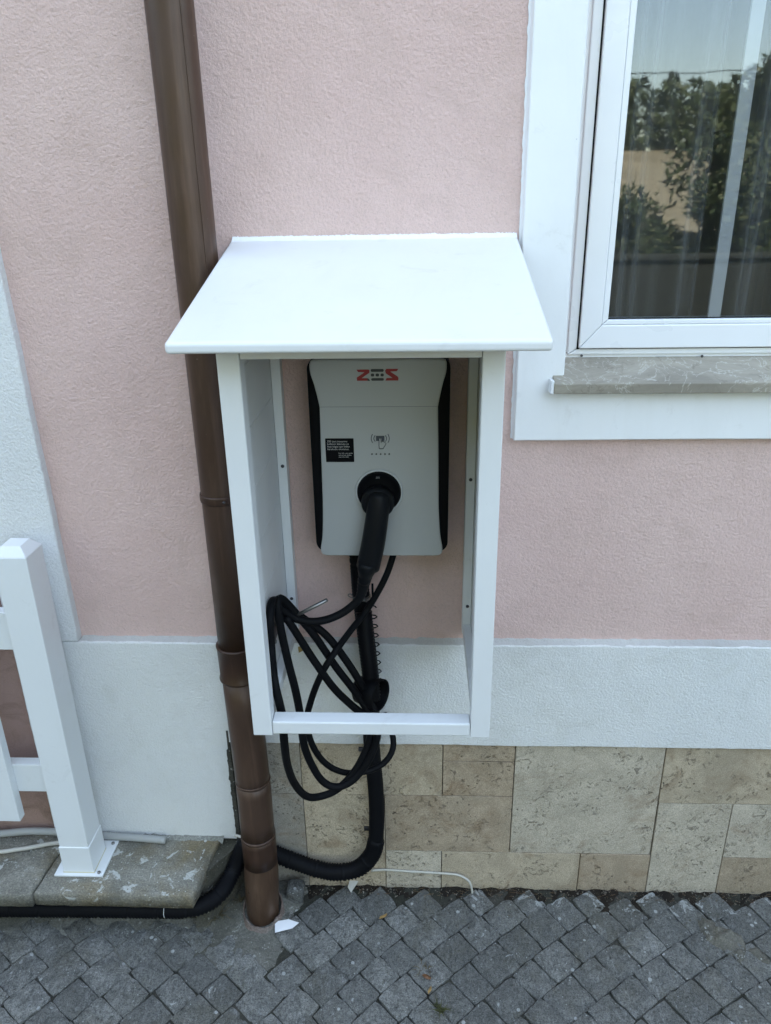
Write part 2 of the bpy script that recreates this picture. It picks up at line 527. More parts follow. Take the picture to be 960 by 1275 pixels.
def rough_up(b, amp, s, cuts=3):
    bmesh.ops.subdivide_edges(b, edges=b.edges[:], cuts=cuts, use_grid_fill=True)
    for v in b.verts:
        d = noise.noise_vector(v.co * s) * amp
        v.co += d
    return b

def copy_tree(o, parent=None):
    c = o.copy(); C.objects.link(c); c.parent = parent
    for ch in list(o.children): copy_tree(ch, c)
    return c

# ================================================================ SETTING: ground
gb = height_grid(-400, 400, -600, 400, 8, 8, lambda x, y: -.06)
tag(link('ground', gb, ground_m), kind='structure')
pav = tag(link('pavement', height_grid(-3, 3, -3, .06, 90, 50, lambda x, y: -.0085 + .004 * nz3(x, y, 0, 9)), bed_m, base=(0, -1, 0), smooth=True), kind='structure')
pav['label'] = 'blue grey cobbled pavement along the foot of the house'
soil = link('soil', height_grid(-.43, 2.2, -.10, .03, 220, 12, lambda x, y: -.010 + .010 * nz3(x, y, 0, 30) + .016 * max(0, nz3(x, y, 4, 8)) + (y + .05) * .08), soil_m, base=(.5, -.03, 0))
tag(soil, kind='structure')

# cobbles in curved rows (arcs about one centre)
cmesh = []
for q in range(18):
    b = bmesh.new(); n = 6
    g = []
    for i in range(n):
        row = []
        for j in range(n):
            u = -.5 + i / (n - 1); v = -.5 + j / (n - 1)
            e = max(abs(u), abs(v)) * 2
            rr = .035 * max(0, (abs(u) * 2) ** 6 * (abs(v) * 2) ** 6)
            du = .036 * noise.noise(Vector((u * 2.7, v * 2.7, q * 7.1))) ; dv = .032 * noise.noise(Vector((u * 2.7, v * 2.7, q * 7.1 + 50)))
            x = u * (1 - rr) + du; y = v * (1 - rr) + dv
            edge = i in (0, n - 1) or j in (0, n - 1)
            z = .0045 * noise.noise(Vector((u * 3.3, v * 3.3, q * 3.3))) + .004 * noise.noise(Vector((u * 8, v * 8, q * 3.3))) - (.0028 if edge else 0) - .0006 * e ** 4
            row.append(b.verts.new((x, y, z)))
        g.append(row)
    for i in range(n - 1):
        for j in range(n - 1):
            b.faces.new((g[i][j], g[i + 1][j], g[i + 1][j + 1], g[i][j + 1]))
    rim = [g[i][0] for i in range(n)] + [g[n - 1][j] for j in range(1, n)] + [g[i][n - 1] for i in range(n - 2, -1, -1)] + [g[0][j] for j in range(n - 2, 0, -1)]
    low = [b.verts.new((v.co.x * .985, v.co.y * .985, -.035)) for v in rim]
    for i in range(len(rim)):
        b.faces.new((rim[i], low[i], low[(i + 1) % len(rim)], rim[(i + 1) % len(rim)]))
    for f in b.faces: f.smooth = True
    for i in range(len(rim)):
        b.edges.get((rim[i], rim[(i + 1) % len(rim)])).smooth = False
    bmesh.ops.recalc_face_normals(b, faces=b.faces[:])
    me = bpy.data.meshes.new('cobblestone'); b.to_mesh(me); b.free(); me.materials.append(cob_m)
    cmesh.append(me)
cx, cy = 2.25, -2.71
spots = []
rad = 1.0
rowi = 0
while rad < 6.2:
    wrow = random.uniform(.084, .101)
    a = math.pi * .25 + random.random() * .03
    while a < math.pi * 1.15:
        L = random.uniform(.070, .110)
        am = a + L / 2 / rad
        x = cx + (rad + wrow / 2) * math.cos(am); y = cy + (rad + wrow / 2) * math.sin(am)
        if -3 < x < 3 and -3 < y < -.035:
            spots.append((x, y, L, wrow, am + math.pi / 2))
        a += L / rad
    rad += wrow; rowi += 1
def keep(x, y, L, w_, a):
    ext = .5 * (abs(L * math.cos(a)) + abs(w_ * math.sin(a)))
    eyt = .5 * (abs(L * math.sin(a)) + abs(w_ * math.cos(a)))
    if x > -.36: return y + eyt < -.004 + .012 * math.sin(x * 40)
    if x > -.52: return y + eyt < -.19
    return y < -.165
new = []
for s in spots:
    x, y, L, w_, a = s
    if x > -.33 and -.125 < y < -.012:
        ey = .5 * (abs(L * math.sin(a)) + abs(w_ * math.cos(a))); top = -.013
        if y + ey > top:
            over = y + ey - top
            f = max(.5, 1 - over / (2 * ey))
            s = (x, y - over * .5 if f > .5 else top - ey * f, L * f, w_ * f, a)
            if over > ey * 1.15: continue
        new.append(s)
    elif keep(*s): new.append(s)
spots = new
spots.sort(key=lambda s: (s[0] - 0) ** 2 * .25 + (s[1]) ** 2)
def cob_matrix(s):
    x, y, L, w_, a = s
    return Matrix.Translation((x, y, random.uniform(-.0018, .0036))) @ Matrix.Rotation(a + random.uniform(-.03, .03), 4, 'Z') @ Matrix.Rotation(random.uniform(-.03, .03), 4, 'X') @ Matrix.Rotation(random.uniform(-.03, .03), 4, 'Y') @ Matrix.Diagonal((L - .0025, w_ - .0025, 1, 1))
inv = pav.matrix_basis.inverted()
vis = spots[:295]
for s in vis:
    ob = bpy.data.objects.new('cobblestone', random.choice(cmesh))
    C.objects.link(ob); ob.parent = pav
    ob.matrix_basis = Matrix.Translation((0, 1, 0)) @ cob_matrix(s)
rest = bmesh.new()
for s in spots[295:]:
    me = random.choice(cmesh).copy(); me.transform(cob_matrix(s)); rest.from_mesh(me); bpy.data.meshes.remove(me)
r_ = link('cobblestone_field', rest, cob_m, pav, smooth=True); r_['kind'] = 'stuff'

# ================================================================ HOUSE
house = root('house', (0, .3, 0))
tag(house, 'pink stuccoed house wall with white trim, window and travertine base', 'house')
WX0, WX1, WZ0, WZ1 = .318, 1.80, 1.56, 2.95      # window opening
def wall_bm(x0, x1, z0, z1, y, thick, hole=None):
    b = bmesh.new()
    xs = [x0, x1]; zs = [z0, z1]
    if hole: xs = [x0, hole[0], hole[1], x1]; zs = [z0, hole[2], hole[3], z1]
    for i in range(len(xs) - 1):
        for j in range(len(zs) - 1):
            if hole and i == 1 and j == 1: continue
            vs = [b.verts.new(p) for p in ((xs[i], y, zs[j]), (xs[i + 1], y, zs[j]), (xs[i + 1], y, zs[j + 1]), (xs[i], y, zs[j + 1]))]
            b.faces.new(vs)
    if hole:
        hx0, hx1, hz0, hz1 = hole
        for p in (((hx0, hz0), (hx0, hz1)), ((hx0, hz1), (hx1, hz1)), ((hx1, hz1), (hx1, hz0)), ((hx1, hz0), (hx0, hz0))):
            (a, c), (d, e) = p
            vs = [b.verts.new(q) for q in ((a, y, c), (d, y, e), (d, y + thick, e), (a, y + thick, c))]
            b.faces.new(vs)
    bmesh.ops.remove_doubles(b, verts=b.verts[:], dist=1e-6)
    return b
link('stucco_wall', wall_bm(-7, 9, 0.0, 8.5, 0, .25, (WX0, WX1, WZ0, WZ1)), pink, house)
sh = bmesh.new()
vv = [sh.verts.new(p) for p in ((-7, .02, 0), (9, .02, 0), (9, 8, 0), (-7, 8, 0), (-7, .02, 8.5), (9, .02, 8.5), (9, 8, 8.5), (-7, 8, 8.5))]
for f in ((4, 5, 6, 7), (2, 3, 7, 6), (1, 2, 6, 5), (0, 3, 7, 4)): sh.faces.new([vv[i] for i in f])
link('outer_shell', sh, pink, house)
room = bmesh.new()
vv = [room.verts.new(p) for p in ((.0, .26, .9), (2.4, .26, .9), (2.4, 3.4, .9), (.0, 3.4, .9), (.0, .26, 3.2), (2.4, .26, 3.2), (2.4, 3.4, 3.2), (.0, 3.4, 3.2))]
for f in ((0, 1, 2, 3), (4, 5, 6, 7), (2, 3, 7, 6), (1, 2, 6, 5), (0, 3, 7, 4)): room.faces.new([vv[i] for i in f])
link('room', room, plaster_in, house)

# weathered lower wall behind the fence
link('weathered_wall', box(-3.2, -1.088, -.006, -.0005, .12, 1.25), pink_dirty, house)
# white corner strip (slightly leaning edge)
strip = prism([(-1.088, .19), (-.8995, .19), (-.9005, .862), (-.916, 1.9), (-.926, 2.7), (-.93, 3.4), (-1.088, 3.4)], 'y', -.026, .001, .003, 1)
def wavy(b, amp, s, only=None):
    for v in b.verts:
        d = noise.noise_vector(v.co * s) * amp
        v.co.x += d.x; v.co.z += d.z
def dense_prism(poly, y0, y1, step=.02, amp=.0012, s=25, bev=.003):
    P = []
    for i in range(len(poly)):
        a = Vector((*poly[i], 0)); c = Vector((*poly[(i + 1) % len(poly)], 0))
        m = max(1, int((c - a).length / step))
        for j in range(m):
            q = a.lerp(c, j / m)
            d = noise.noise_vector(Vector((q.x * s, y0 * 10, q.y * s))) * amp
            d2 = noise.noise_vector(Vector((q.x * 4, y0 * 10, q.y * 4))) * amp * 1.5
            P.append((q.x + d.x + d2.x, q.y + d.z + d2.z))
    b = bmesh.new()
    lo = [b.verts.new((p[0], y0 + bev, p[1])) for p in P]
    hi = [b.verts.new((p[0], y1, p[1])) for p in P]
    n = len(P)
    # inner (front) ring pulled in by the bevel
    fr = []
    for i in range(n):
        p0 = Vector(P[i - 1]); p1 = Vector(P[i]); p2 = Vector(P[(i + 1) % n])
        tdir = (p2 - p0); nn = Vector((-tdir.y, tdir.x)).normalized()
        fr.append(nn)
    area = sum(P[i][0] * P[(i + 1) % n][1] - P[(i + 1) % n][0] * P[i][1] for i in range(n))
    sg = 1 if area > 0 else -1
    fv = [b.verts.new((P[i][0] + fr[i].x * bev * sg, y0, P[i][1] + fr[i].y * bev * sg)) for i in range(n)]
    b.faces.new(fv)
    for i in range(n):
        j = (i + 1) % n
        f = b.faces.new((lo[i], lo[j], fv[j], fv[i])); f.smooth = True
        b.faces.new((lo[i], lo[j], hi[j], hi[i]))
    bmesh.ops.recalc_face_normals(b, faces=b.faces[:])
    return b
strip.free()
link('corner_strip', dense_prism([(-1.088, .868), (-.9015, .868), (-.916, 1.9), (-.926, 2.7), (-.93, 3.4), (-1.088, 3.4)], -.025, .001), white_st2, house)
link('white_plinth', dense_prism([(-1.088, .185), (-.532, .185), (-.532, .5405), (2.4, .5385), (2.4, .862), (-1.088, .8655)], -.0235, .001, .015, .0016, 30), white_st, house)
# ragged grey shelf of filler where pink meets the plinth
fl = bmesh.new()
prev = None
for i in range(420):
    x = -.90 + i * .0078
    zz = .8665 + .0022 * nz3(x, 0, 0, 28); yy = -.020 + .003 * nz3(x, 3, 0, 22)
    cur = [fl.verts.new((x, .0005, zz + .006 + .003 * nz3(x, 7, 0, 40))), fl.verts.new((x, yy * .45, zz + .0015)), fl.verts.new((x, yy, zz - .002)), fl.verts.new((x, yy, zz - .006))]
    if prev:
        for k in range(3): fl.faces.new((prev[k], cur[k], cur[k + 1], prev[k + 1]))
    prev = cur
link('filler_ridge', fl, stucco('grey filler', (.62, .62, .60), (.48, .475, .46), 160, .006), house)
# grime, with the gap's shade painted in, along the plinth end beside the downpipe
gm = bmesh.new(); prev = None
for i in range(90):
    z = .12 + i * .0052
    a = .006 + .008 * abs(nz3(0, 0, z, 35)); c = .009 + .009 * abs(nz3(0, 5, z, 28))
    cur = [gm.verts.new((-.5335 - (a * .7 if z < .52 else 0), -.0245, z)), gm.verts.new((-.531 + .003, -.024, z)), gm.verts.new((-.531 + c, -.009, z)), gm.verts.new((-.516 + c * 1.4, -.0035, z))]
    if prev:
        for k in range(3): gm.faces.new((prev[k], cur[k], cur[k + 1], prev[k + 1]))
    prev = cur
link('grimy_shaded_edge', gm, grime_shade_m, house)

# travertine slabs: x0,x1,z0,z1
slabs = [(-.53, -.333, .352, .5365), (-.53, -.333, -.03, .351), (-.3325, .0702, .352, .5365), (-.3325, -.0962, -.03, .351), (-.0958, .2718, .1405, .351),
         (-.0958, .0713, -.03, .1395), (.0715, .2718, .352, .4752), (.0715, .2718, .4765, .5365), (.0722, .4813, -.03, .1395), (.2732, .6848, .1405, .5365),
         (.4825, .6868, -.03, .1395), (.6862, 1.10, .3375, .5365), (.6880, .8953, -.03, .3365), (.8963, 1.30, .1362, .3365), (.8963, 1.30, -.03, .1354),
         (1.101, 1.55, .3375, .5365), (1.301, 1.8, -.03, .3365), (1.551, 2.0, .3375, .5365)]
backing = link('joint_backing', box(-.54, 2.0, -.0012, -.0004, -.04, .535), concrete('joint mortar', (.10, .085, .065), (.05, .045, .035), False), house)
for i, (a, b_, c, d) in enumerate(slabs):
    y = -.012 + random.uniform(-.0007, .0009)
    tm = (trav_dirty, trav_dirty, trav_tan, trav_tan, trav_brown, trav_pale, trav_brown, trav_brown, trav_tan, trav_pale, trav_brown, trav_tan, trav_pale, trav_pale, trav_brown, trav_pale, trav_tan, trav_tan)[i]
    link('stone_slab', box(a + .0006, b_ - .0006, y, -.0015, c + .0004, d - .0004, .0009, seg=1), tm, house)

# window surround and window
cas = bmesh.new()
def casing_poly():
    return [(.2175, 3.3), (.2205, 1.42), (2.05, 1.42), (2.05, 1.555), (.3235, 1.555), (.3185, 3.3)]
link('window_surround', dense_prism([(.2235, 1.42), (1.9, 1.422), (1.9, 1.536), (.3285, 1.536), (.3205, 3.0), (.2165, 3.0)], -.0235, .001, .03, .0006, 14, .003), white_cased, house)
# ragged line of surround paint on the pink stucco
rg_b = bmesh.new(); prev = None
for i in range(230):
    z = 1.42 + i * .0068
    x = .2225 - (z - 1.42) * .0046
    e = .0035 + .004 * abs(nz3(1, 0, z, 30))
    cur = [rg_b.verts.new((x - e - .001, -.0012, z)), rg_b.verts.new((x - e * .3, -.004, z)), rg_b.verts.new((x + .002, -.012, z))]
    if prev:
        for k in range(2): rg_b.faces.new((prev[k], cur[k], cur[k + 1], prev[k + 1]))
    prev = cur
link('paint_line', rg_b, caulk, house)
# sill: sloping grey marble board
sb = prism([(-.054, 1.5375), (.10, 1.5375), (.10, 1.603), (.048, 1.598), (-.050, 1.5635), (-.054, 1.560)], 'x', .303, 1.9, .0012, 1)
link('window_sill', sb, sill_m, house)
link('sill_end', dense_prism([(.295, 1.538), (.3028, 1.536), (.3028, 1.566), (.296, 1.566)], -.052, -.02, .004, .0006, 60, .0015), caulk, house)

win = root('window', (1.0, .05, 1.6)); win.parent = house
win.location = Vector((1.0, .05, 1.6)) - Vector((0, .3, 0))
FX1 = 1.79
def ring(x0, x1, z0, z1, wd, y0, y1, bev=.002, name='frame', mat=upvc, wb=None):
    """four mitred bars, one object each"""
    wb = wb or wd
    out = []
    P = [(x0, z0), (x1, z0), (x1, z1), (x0, z1)]
    Q = [(x0 + wd, z0 + wb), (x1 - wd, z0 + wb), (x1 - wd, z1 - wd), (x0 + wd, z1 - wd)]
    for i in range(4):
        j = (i + 1) % 4
        a, b2, c, d = Vector(P[i]), Vector(P[j]), Vector(Q[j]), Vector(Q[i])
        mid = (a + b2 + c + d) / 4
        e = (b2 - a).normalized() * .0004
        poly = [tuple(a + e), tuple(b2 - e), tuple(c - e), tuple(d + e)]
        out.append(link(name, prism(poly, 'y', y0, y1, bev, 2), mat, win))
    return out
ring(.300, FX1, 1.5885, 3.0, .0665, .052, .12, .002, 'frame_bar', upvc, .030)
ring(.345, FX1 - .02, 1.6045, 2.98, .030, .047, .11, .003, 'frame_rebate', upvc, .020)
link('gasket', prism([(.3655, 1.618), (FX1 - .04, 1.618), (FX1 - .04, 1.6205), (.3685, 1.6205), (.3685, 2.95), (.3655, 2.95)], 'y', .0455, .06), black_pl, win)
ring(.369, FX1 - .045, 1.6205, 2.945, .0475, .038, .10, .0025, 'sash_bar', upvc, .0525)
ring(.4170, FX1 - .093, 1.6735, 2.897, .0135, .041, .09, .002, 'glazing_bead', upvc, .0105)
pane = link('pane', box(.426, FX1 - .10, .056, .060, 1.680, 2.89), glass_m, win)
link('muntin', box(.660, .6885, .066, .074, 1.682, 2.89, .001), paint('grey white bar between panes', (.80, .81, .82), .5), win)
link('rear_gasket', box(.4305, FX1 - .106, .0535, .0555, 1.6835, 1.6865), black_pl, win)
link('weep_slot', box(.548, .574, .0495, .053, 1.5945, 1.5985, .0015), black_pl, win)
for (sx, sz) in ((.378, 1.6035), (.652, 1.600), (.338, 1.6155)):
    link('screw', lathe([(.0001, -.002), (.0028, -.0018), (.0032, 0)], 12, (sx, .0445, sz), (0, 1, 0)), dark_steel, win)

# ================================================================ curtain inside
cb = bmesh.new(); prev = None
for i in range(420):
    x = .30 + i * .0036
    y = .165 + .034 * math.sin(x * 52 + 2.6 * math.sin(x * 7)) + .010 * math.sin(x * 143)
    cur = [cb.verts.new((x, y, 1.0)), cb.verts.new((x + .01 * math.sin(x * 9), y + .006, 2.0)), cb.verts.new((x, y, 3.05))]
    if prev:
        for k in range(2):
            f = cb.faces.new((prev[k], cur[k], cur[k + 1], prev[k + 1])); f.smooth = True
    prev = cur
tag(link('curtain', cb, sheer, base=(1, .155, 1.0)), 'sheer pale curtain hanging in folds behind the window glass', 'curtain')

# ================================================================ DOWNPIPE
PX, PY = -.4615, -.083
dp = root('downpipe', (PX, -.10, 0))
tag(dp, 'brown round metal downpipe running down the pink wall beside the shelter', 'downpipe')
def lean(z):   # centre line: straight, kicks out a little at the foot
    if z > .47: return Vector((PX + (.0 if z > .9 else (.9 - z) * .018), PY - max(0, .95 - z) * .012, z))
    return Vector((-.4537 + (.47 - z) * .006, PY - .0058 - (.47 - z) * .045, z))
pts = [lean(z) for z in (3.6, 3.0, 2.4, 1.8, 1.3, .90)]
link('pipe', tube(pts, .0455, 40), pipe_m, dp, smooth=True)
link('pipe_seam', tube([lean(z) + Vector((.0300, -.0349, 0)) for z in (3.6, 2.4, 1.3, .9)], .0008, 6), pipe_m, dp, smooth=True)
def collar(z0, z1, r, mat, name, lipt=.0025, lipb=.0025):
    pr = [(r - .004, z0), (r + lipb, z0 + .0004), (r + lipb, z0 + .005), (r, z0 + .008), (r, z1 - .008), (r + lipt, z1 - .005), (r + lipt, z1 - .0006), (r - .004, z1)]
    b = bmesh.new(); n = 40; rings = []
    for (rr, z) in pr:
        c = lean(z)
        rings.append([b.verts.new((c.x + rr * math.cos(2 * math.pi * k / n), c.y + rr * math.sin(2 * math.pi * k / n), z)) for k in range(n)])
    for i in range(len(pr) - 1):
        for k in range(n):
            b.faces.new((rings[i][k], rings[i][(k + 1) % n], rings[i + 1][(k + 1) % n], rings[i + 1][k])).smooth = True
    bmesh.ops.recalc_face_normals(b, faces=b.faces[:])
    return link(name, b, mat, dp)
collar(.806, .906, .0500, sleeve_m, 'coupling', .0015, .0025)
link('lower_pipe', tube([lean(z) for z in (.835, .7, .6, .5, .45)], .0468, 40), pipe_m, dp, smooth=True)
collar(.468, .476, .0478, pipe_m, 'joint_lip', .0002, .0006)
link('elbow', tube([lean(z) for z in (.474, .43, .38, .34, .285)], .0474, 40), pipe_m, dp, smooth=True)
collar(.280, .288, .0486, pipe_m, 'joint_lip', .0002, .0006)
link('foot_pipe', tube([lean(z) for z in (.287, .26, .23, .185)], .0482, 40), sleeve_m, dp, smooth=True)
c0 = lean(.193)
link('shoe', tube([(c0.x, c0.y + .001, .193), (c0.x, c0.y - .004, .15), (c0.x - .001, c0.y - .013, .10), (c0.x - .002, c0.y - .020, .05), (c0.x - .002, c0.y - .022, -.02)], lambda i, s: .0478 + .0012 * math.sin(s * 22), 40, step=.012), shoe_m, dp, smooth=True)
# clamp band with screw and wall stand-off
cl = link('clamp_band', lathe([(.046, -.0105), (.0478, -.010), (.0486, -.006), (.0486, .006), (.0478, .010), (.046, .0105)], 40, (PX, PY, 1.308)), sleeve_m, dp)
tag(link('screw', lathe([(.0001, -.003), (.003, -.0026), (.0036, 0)], 12, (PX + .018, PY - .0462, 1.308), (-.3, 1, 0)), dark_steel, cl))
link('clamp_arm', box(PX - .008, PX + .008, PY + .045, -.0003, 1.300, 1.316, .001), sleeve_m, dp)
# old collar in the cement round the shoe
oc = bmesh.new(); n = 40; prev = None; first = None
cc = Vector((c0.x - .002, c0.y - .022, 0))
for k in range(n + 1):
    a = 2 * math.pi * k / n
    j = 1 + .05 * noise.noise(Vector((math.cos(a) * 2, math.sin(a) * 2, 3)))
    ht = .030 + .012 * noise.noise(Vector((math.cos(a) * 2, math.sin(a) * 2, 9))) + .018 * math.sin(a)
    cur = [oc.verts.new(cc + Vector((math.cos(a) * rr * j, math.sin(a) * rr * j, zz))) for rr, zz in ((.0540, -.02), (.0545, ht), (.0575, ht + .001), (.0605, .004), (.068, -.012))]
    if prev:
        for q in range(4): oc.faces.new((prev[q], cur[q], cur[q + 1], prev[q + 1]))
    prev = cur
link('socket_rim', oc, concrete('pinkish old pipe rim', (.24, .17, .145), (.20, .18, .165), True, bd=.002), dp)

# ================================================================ SHELTER (white painted wooden box round the charger)
st = root('charger_shelter', (-.098, -.22, .90))
tag(st, 'white painted wooden shelter with sloping roof fixed round the charger', 'shelter')
RX0, RX1 = -.404, .2125
def roofz(y): return 1.869 + y * .238      # top face
th = .0195
rb = prism([(.0, roofz(0) - th), (.0, roofz(0)), (-.532, roofz(-.532)), (-.532, roofz(-.532) - th)], 'x', RX0, RX1, .0065, 4)
link('roof_board', rb, white_wood, st, smooth=False)
for f in st.children[-1].data.polygons: f.use_smooth = False
# caulk bead between roof board and wall
kb = bmesh.new(); prev = None
for i in range(330):
    x = RX0 + .004 + i * (RX1 - RX0 - .006) / 329
    u = .0030 + .0042 * max(0, nz3(x, 1, 0, 45)) + .002 * random.random()
    d = .008 + .004 * nz3(x, 2, 0, 30)
    cur = [kb.verts.new((x, -.0012, 1.869 + u + .002)), kb.verts.new((x, -.0035, 1.8695 + u * .6)), kb.verts.new((x, -.004 - d * .5, 1.8692)), kb.verts.new((x, -.006 - d, 1.8655))]
    if prev:
        for k in range(3): kb.faces.new((prev[k], cur[k], cur[k + 1], prev[k + 1])).smooth = True
    prev = cur
link('caulk_bead', kb, caulk, st)
PF, PB = -.440, -.400
PZ0 = .902
for (a, b_) in ((-.3465, -.3065), (.1100, .1495)):
    link('post', prism([(PF, PZ0), (PB, PZ0), (PB, roofz(PB) - th - .001), (PF, roofz(PF) - th - .001)], 'x', a, b_, .0022, 2), white_wood, st)
link('bottom_rail', box(-.3058, .1093, PF + .0022, PB - .001, PZ0 + .0025, PZ0 + .0335, .003), white_wood, st)
link('top_rail', box(-.3058, .1093, PF + .002, PB - .001, 1.6962, 1.742, .0022), white_wood, st)
# sides of horizontal planks
for (xa, xb) in ((-.3455, -.3335), (.1365, .1485)):
    zs = [PZ0 + .001 + i * .1255 for i in range(8)]
    for i in range(7):
        z0 = zs[i] + .0005; z1 = zs[i + 1] - .0005
        if z1 > 1.72:
            poly = [(PB + .0008, z0), (-.0012, z0), (-.0012, roofz(-.001) - th - .002), (PB + .0008, roofz(PB) - th - .002)]
        else:
            poly = [(PB + .0008, z0), (-.0012, z0), (-.0012, z1), (PB + .0008, z1)]
        link('side_plank', prism(poly, 'x', xa, xb, .0009, 1), white_wood, st)
# wall battens and bottom battens inside
for (xa, xb) in ((-.3325, -.3105), (.1140, .1358)):
    link('wall_batten', box(xa, xb, -.031, -.0012, .905, 1.835, .0014), white_wood, st)
    link('side_batten', box(xa + (.0 if xa < 0 else .002), xb - (.002 if xa < 0 else 0), PB + .001, -.033, PZ0 + .0015, PZ0 + .030, .0014), white_wood, st)
def screw(x, y, z, ax, parent, r=.0042, mat=dark_steel):
    link('screw', lathe([(.0001, -.0030), (r * .6, -.0028), (r, -.0012), (r, 0)], 12, (x, y, z), ax), mat, parent)
for (x, z) in ((-.3205, 1.362), (.1255, 1.327), (.1262, .985), (-.3215, 1.005)):
    screw(x, -.0312, z, (0, 1, 0), st)
screw(-.3333, -.2113, .990, (-1, 0, 0), st, .0055, steel)
# hook rod carrying the cable
pg = link('hook_rod', tube([(-.3335, -.205, 1.030), (-.27, -.212, 1.066), (-0.2058, -0.2200, 1.1063)], .0044, 14), steel, st, smooth=True)
link('bracket_plate', box(-.3332, -.3300, -.235, -.175, 1.000, 1.062, .001), dark_steel, st)

# ================================================================ WALL CHARGER
ch = root('wall_charger', (-.085, -.06, 1.165))
tag(ch, 'grey and black electric car charger mounted on the pink wall', 'charger')
def rrect(x0, x1, z0, z1, r, n=6):
    out = []
    for (cx_, cz_, a0) in ((x1 - r, z1 - r, 0), (x0 + r, z1 - r, 90), (x0 + r, z0 + r, 180), (x1 - r, z0 + r, 270)):
        for i in range(n + 1):
            a = R(a0 + 90 * i / n); out.append((cx_ + r * math.cos(a), cz_ + r * math.sin(a)))
    return out
CH0, CH1, CZ0, CZ1 = -.2395, .0705, 1.172, 1.6335
bd = prism(rrect(CH0, CH1, CZ0, CZ1, .026), 'y', -.112, -.004, 0)
bmesh.ops.bevel(bd, geom=[e for e in bd.edges if all(v.co.y < -.11 for v in e.verts)], offset=.008, segments=4, affect='EDGES')
link('body', bd, black_pl, ch)
# front plate: waisted outline
def plate():
    L = [(.1270, 1.1725), (.1385, 1.1765), (.1420, 1.190), (.1365, 1.225), (.1325, 1.29), (.1312, 1.36), (.1300, 1.44), (.1285, 1.52), (.1292, 1.535), (.1375, 1.577), (.1445, 1.602), (.1460, 1.619), (.1435, 1.6290), (.130, 1.6325)]
    c = -.0845
    def cr(pts):
        return [(p.x, p.y) for p in spline([(a, b, 0) for a, b in pts], .006)]
    Lc = cr(L)
    return [(c + a, z) for a, z in Lc] + [(c - a, z) for a, z in reversed(Lc)]
fp = prism(plate(), 'y', -.1265, -.1105, 0)
bmesh.ops.bevel(fp, geom=[e for e in fp.edges if all(v.co.y < -.126 for v in e.verts)], offset=.0022, segments=3, affect='EDGES')
fpo = link('front_plate', fp, grey_cap, ch)
link('fold_line', box(-.2115, .0425, -.1272, -.1262, 1.5300, 1.5307), paint('shadow gap grey', (.20, .21, .22), .6), fpo)
YF = -.1268
# logo
lx0, lz0, ls = -.1300, 1.6125, .089 / 417.
def lp(p): return (lx0 + (p[0] - 103) * ls, lz0 - (p[1] - 152) * ls * .98)
def flat(polys, y, mat, name, parent, t=.0004):
    b = bmesh.new()
    for pl in polys: merge(b, prism(pl, 'y', y, y + t))
    return link(name, b, mat, parent)
Zp = [(103, 157), (222, 157), (233, 166), (231, 190), (152, 245), (208, 245), (222, 250), (222, 272), (106, 272), (103, 240), (182, 185), (118, 182)]
Sp = [(401, 152), (521, 152), (505, 176), (440, 180), (512, 230), (521, 244), (519, 272), (390, 272), (402, 246), (462, 245), (395, 197), (388, 170)]
for q_ in (Zp, Sp): flat([[lp(p) for p in q_]], YF - .0004, red_m, 'logo_letter', fpo)
def lrr(x0, x1, y0, y1, r):
    a = lp((x0, y1)); b = lp((x1, y0)); return rrect(a[0], b[0], a[1], b[1], r * ls, 3)
flat([lrr(245, 375, 152, 181, 12), lrr(248, 375, 245, 272, 12), lrr(245, 279, 198, 228, 11), lrr(293, 328, 198, 228, 11), lrr(342, 375, 198, 228, 11), [lp(p) for p in ((207, 246), (222, 250), (236, 268), (234, 273), (214, 273))]], YF - .0009, dark_pr, 'logo_mark', fpo)
# card reader icon
flat([[lp(p) for p in ((283, 858), (370, 858), (370, 914), (340, 914), (340, 888), (318, 888), (318, 914), (283, 914))]], YF - .0004, icon_m, 'card_icon', fpo)
hb = bmesh.new()
hand = [(315, 1000), (312, 960), (315, 888), (322, 884), (332, 886), (336, 935), (345, 918), (372, 926), (387, 945), (366, 978), (356, 1000), (315, 1000)]
tube([(lp(p)[0], YF - .0002, lp(p)[1]) for p in hand], .00075, 6, bm=hb)
for (r0, s_) in ((66, -1), (93, -1), (66, 1), (93, 1)):
    tube([(lp((327 + s_ * (r0 - 14 * q * q), 0))[0], YF - .0002, lp((0, 887 + q * (30 + (r0 - 60) * .5)))[1]) for q in [w_ / 5 for w_ in range(-5, 6)]], .00075, 6, bm=hb)
link('hand_icon', hb, icon_m, fpo)
for xx in (238, 283, 328, 373, 417):
    a = lp((xx, 1060))
    link('status_dot', lathe([(.0001, -.0005), (.0018, -.0004), (.0020, .0002)], 10, (a[0], YF, a[1]), (0, 1, 0)), dark_pr, fpo)
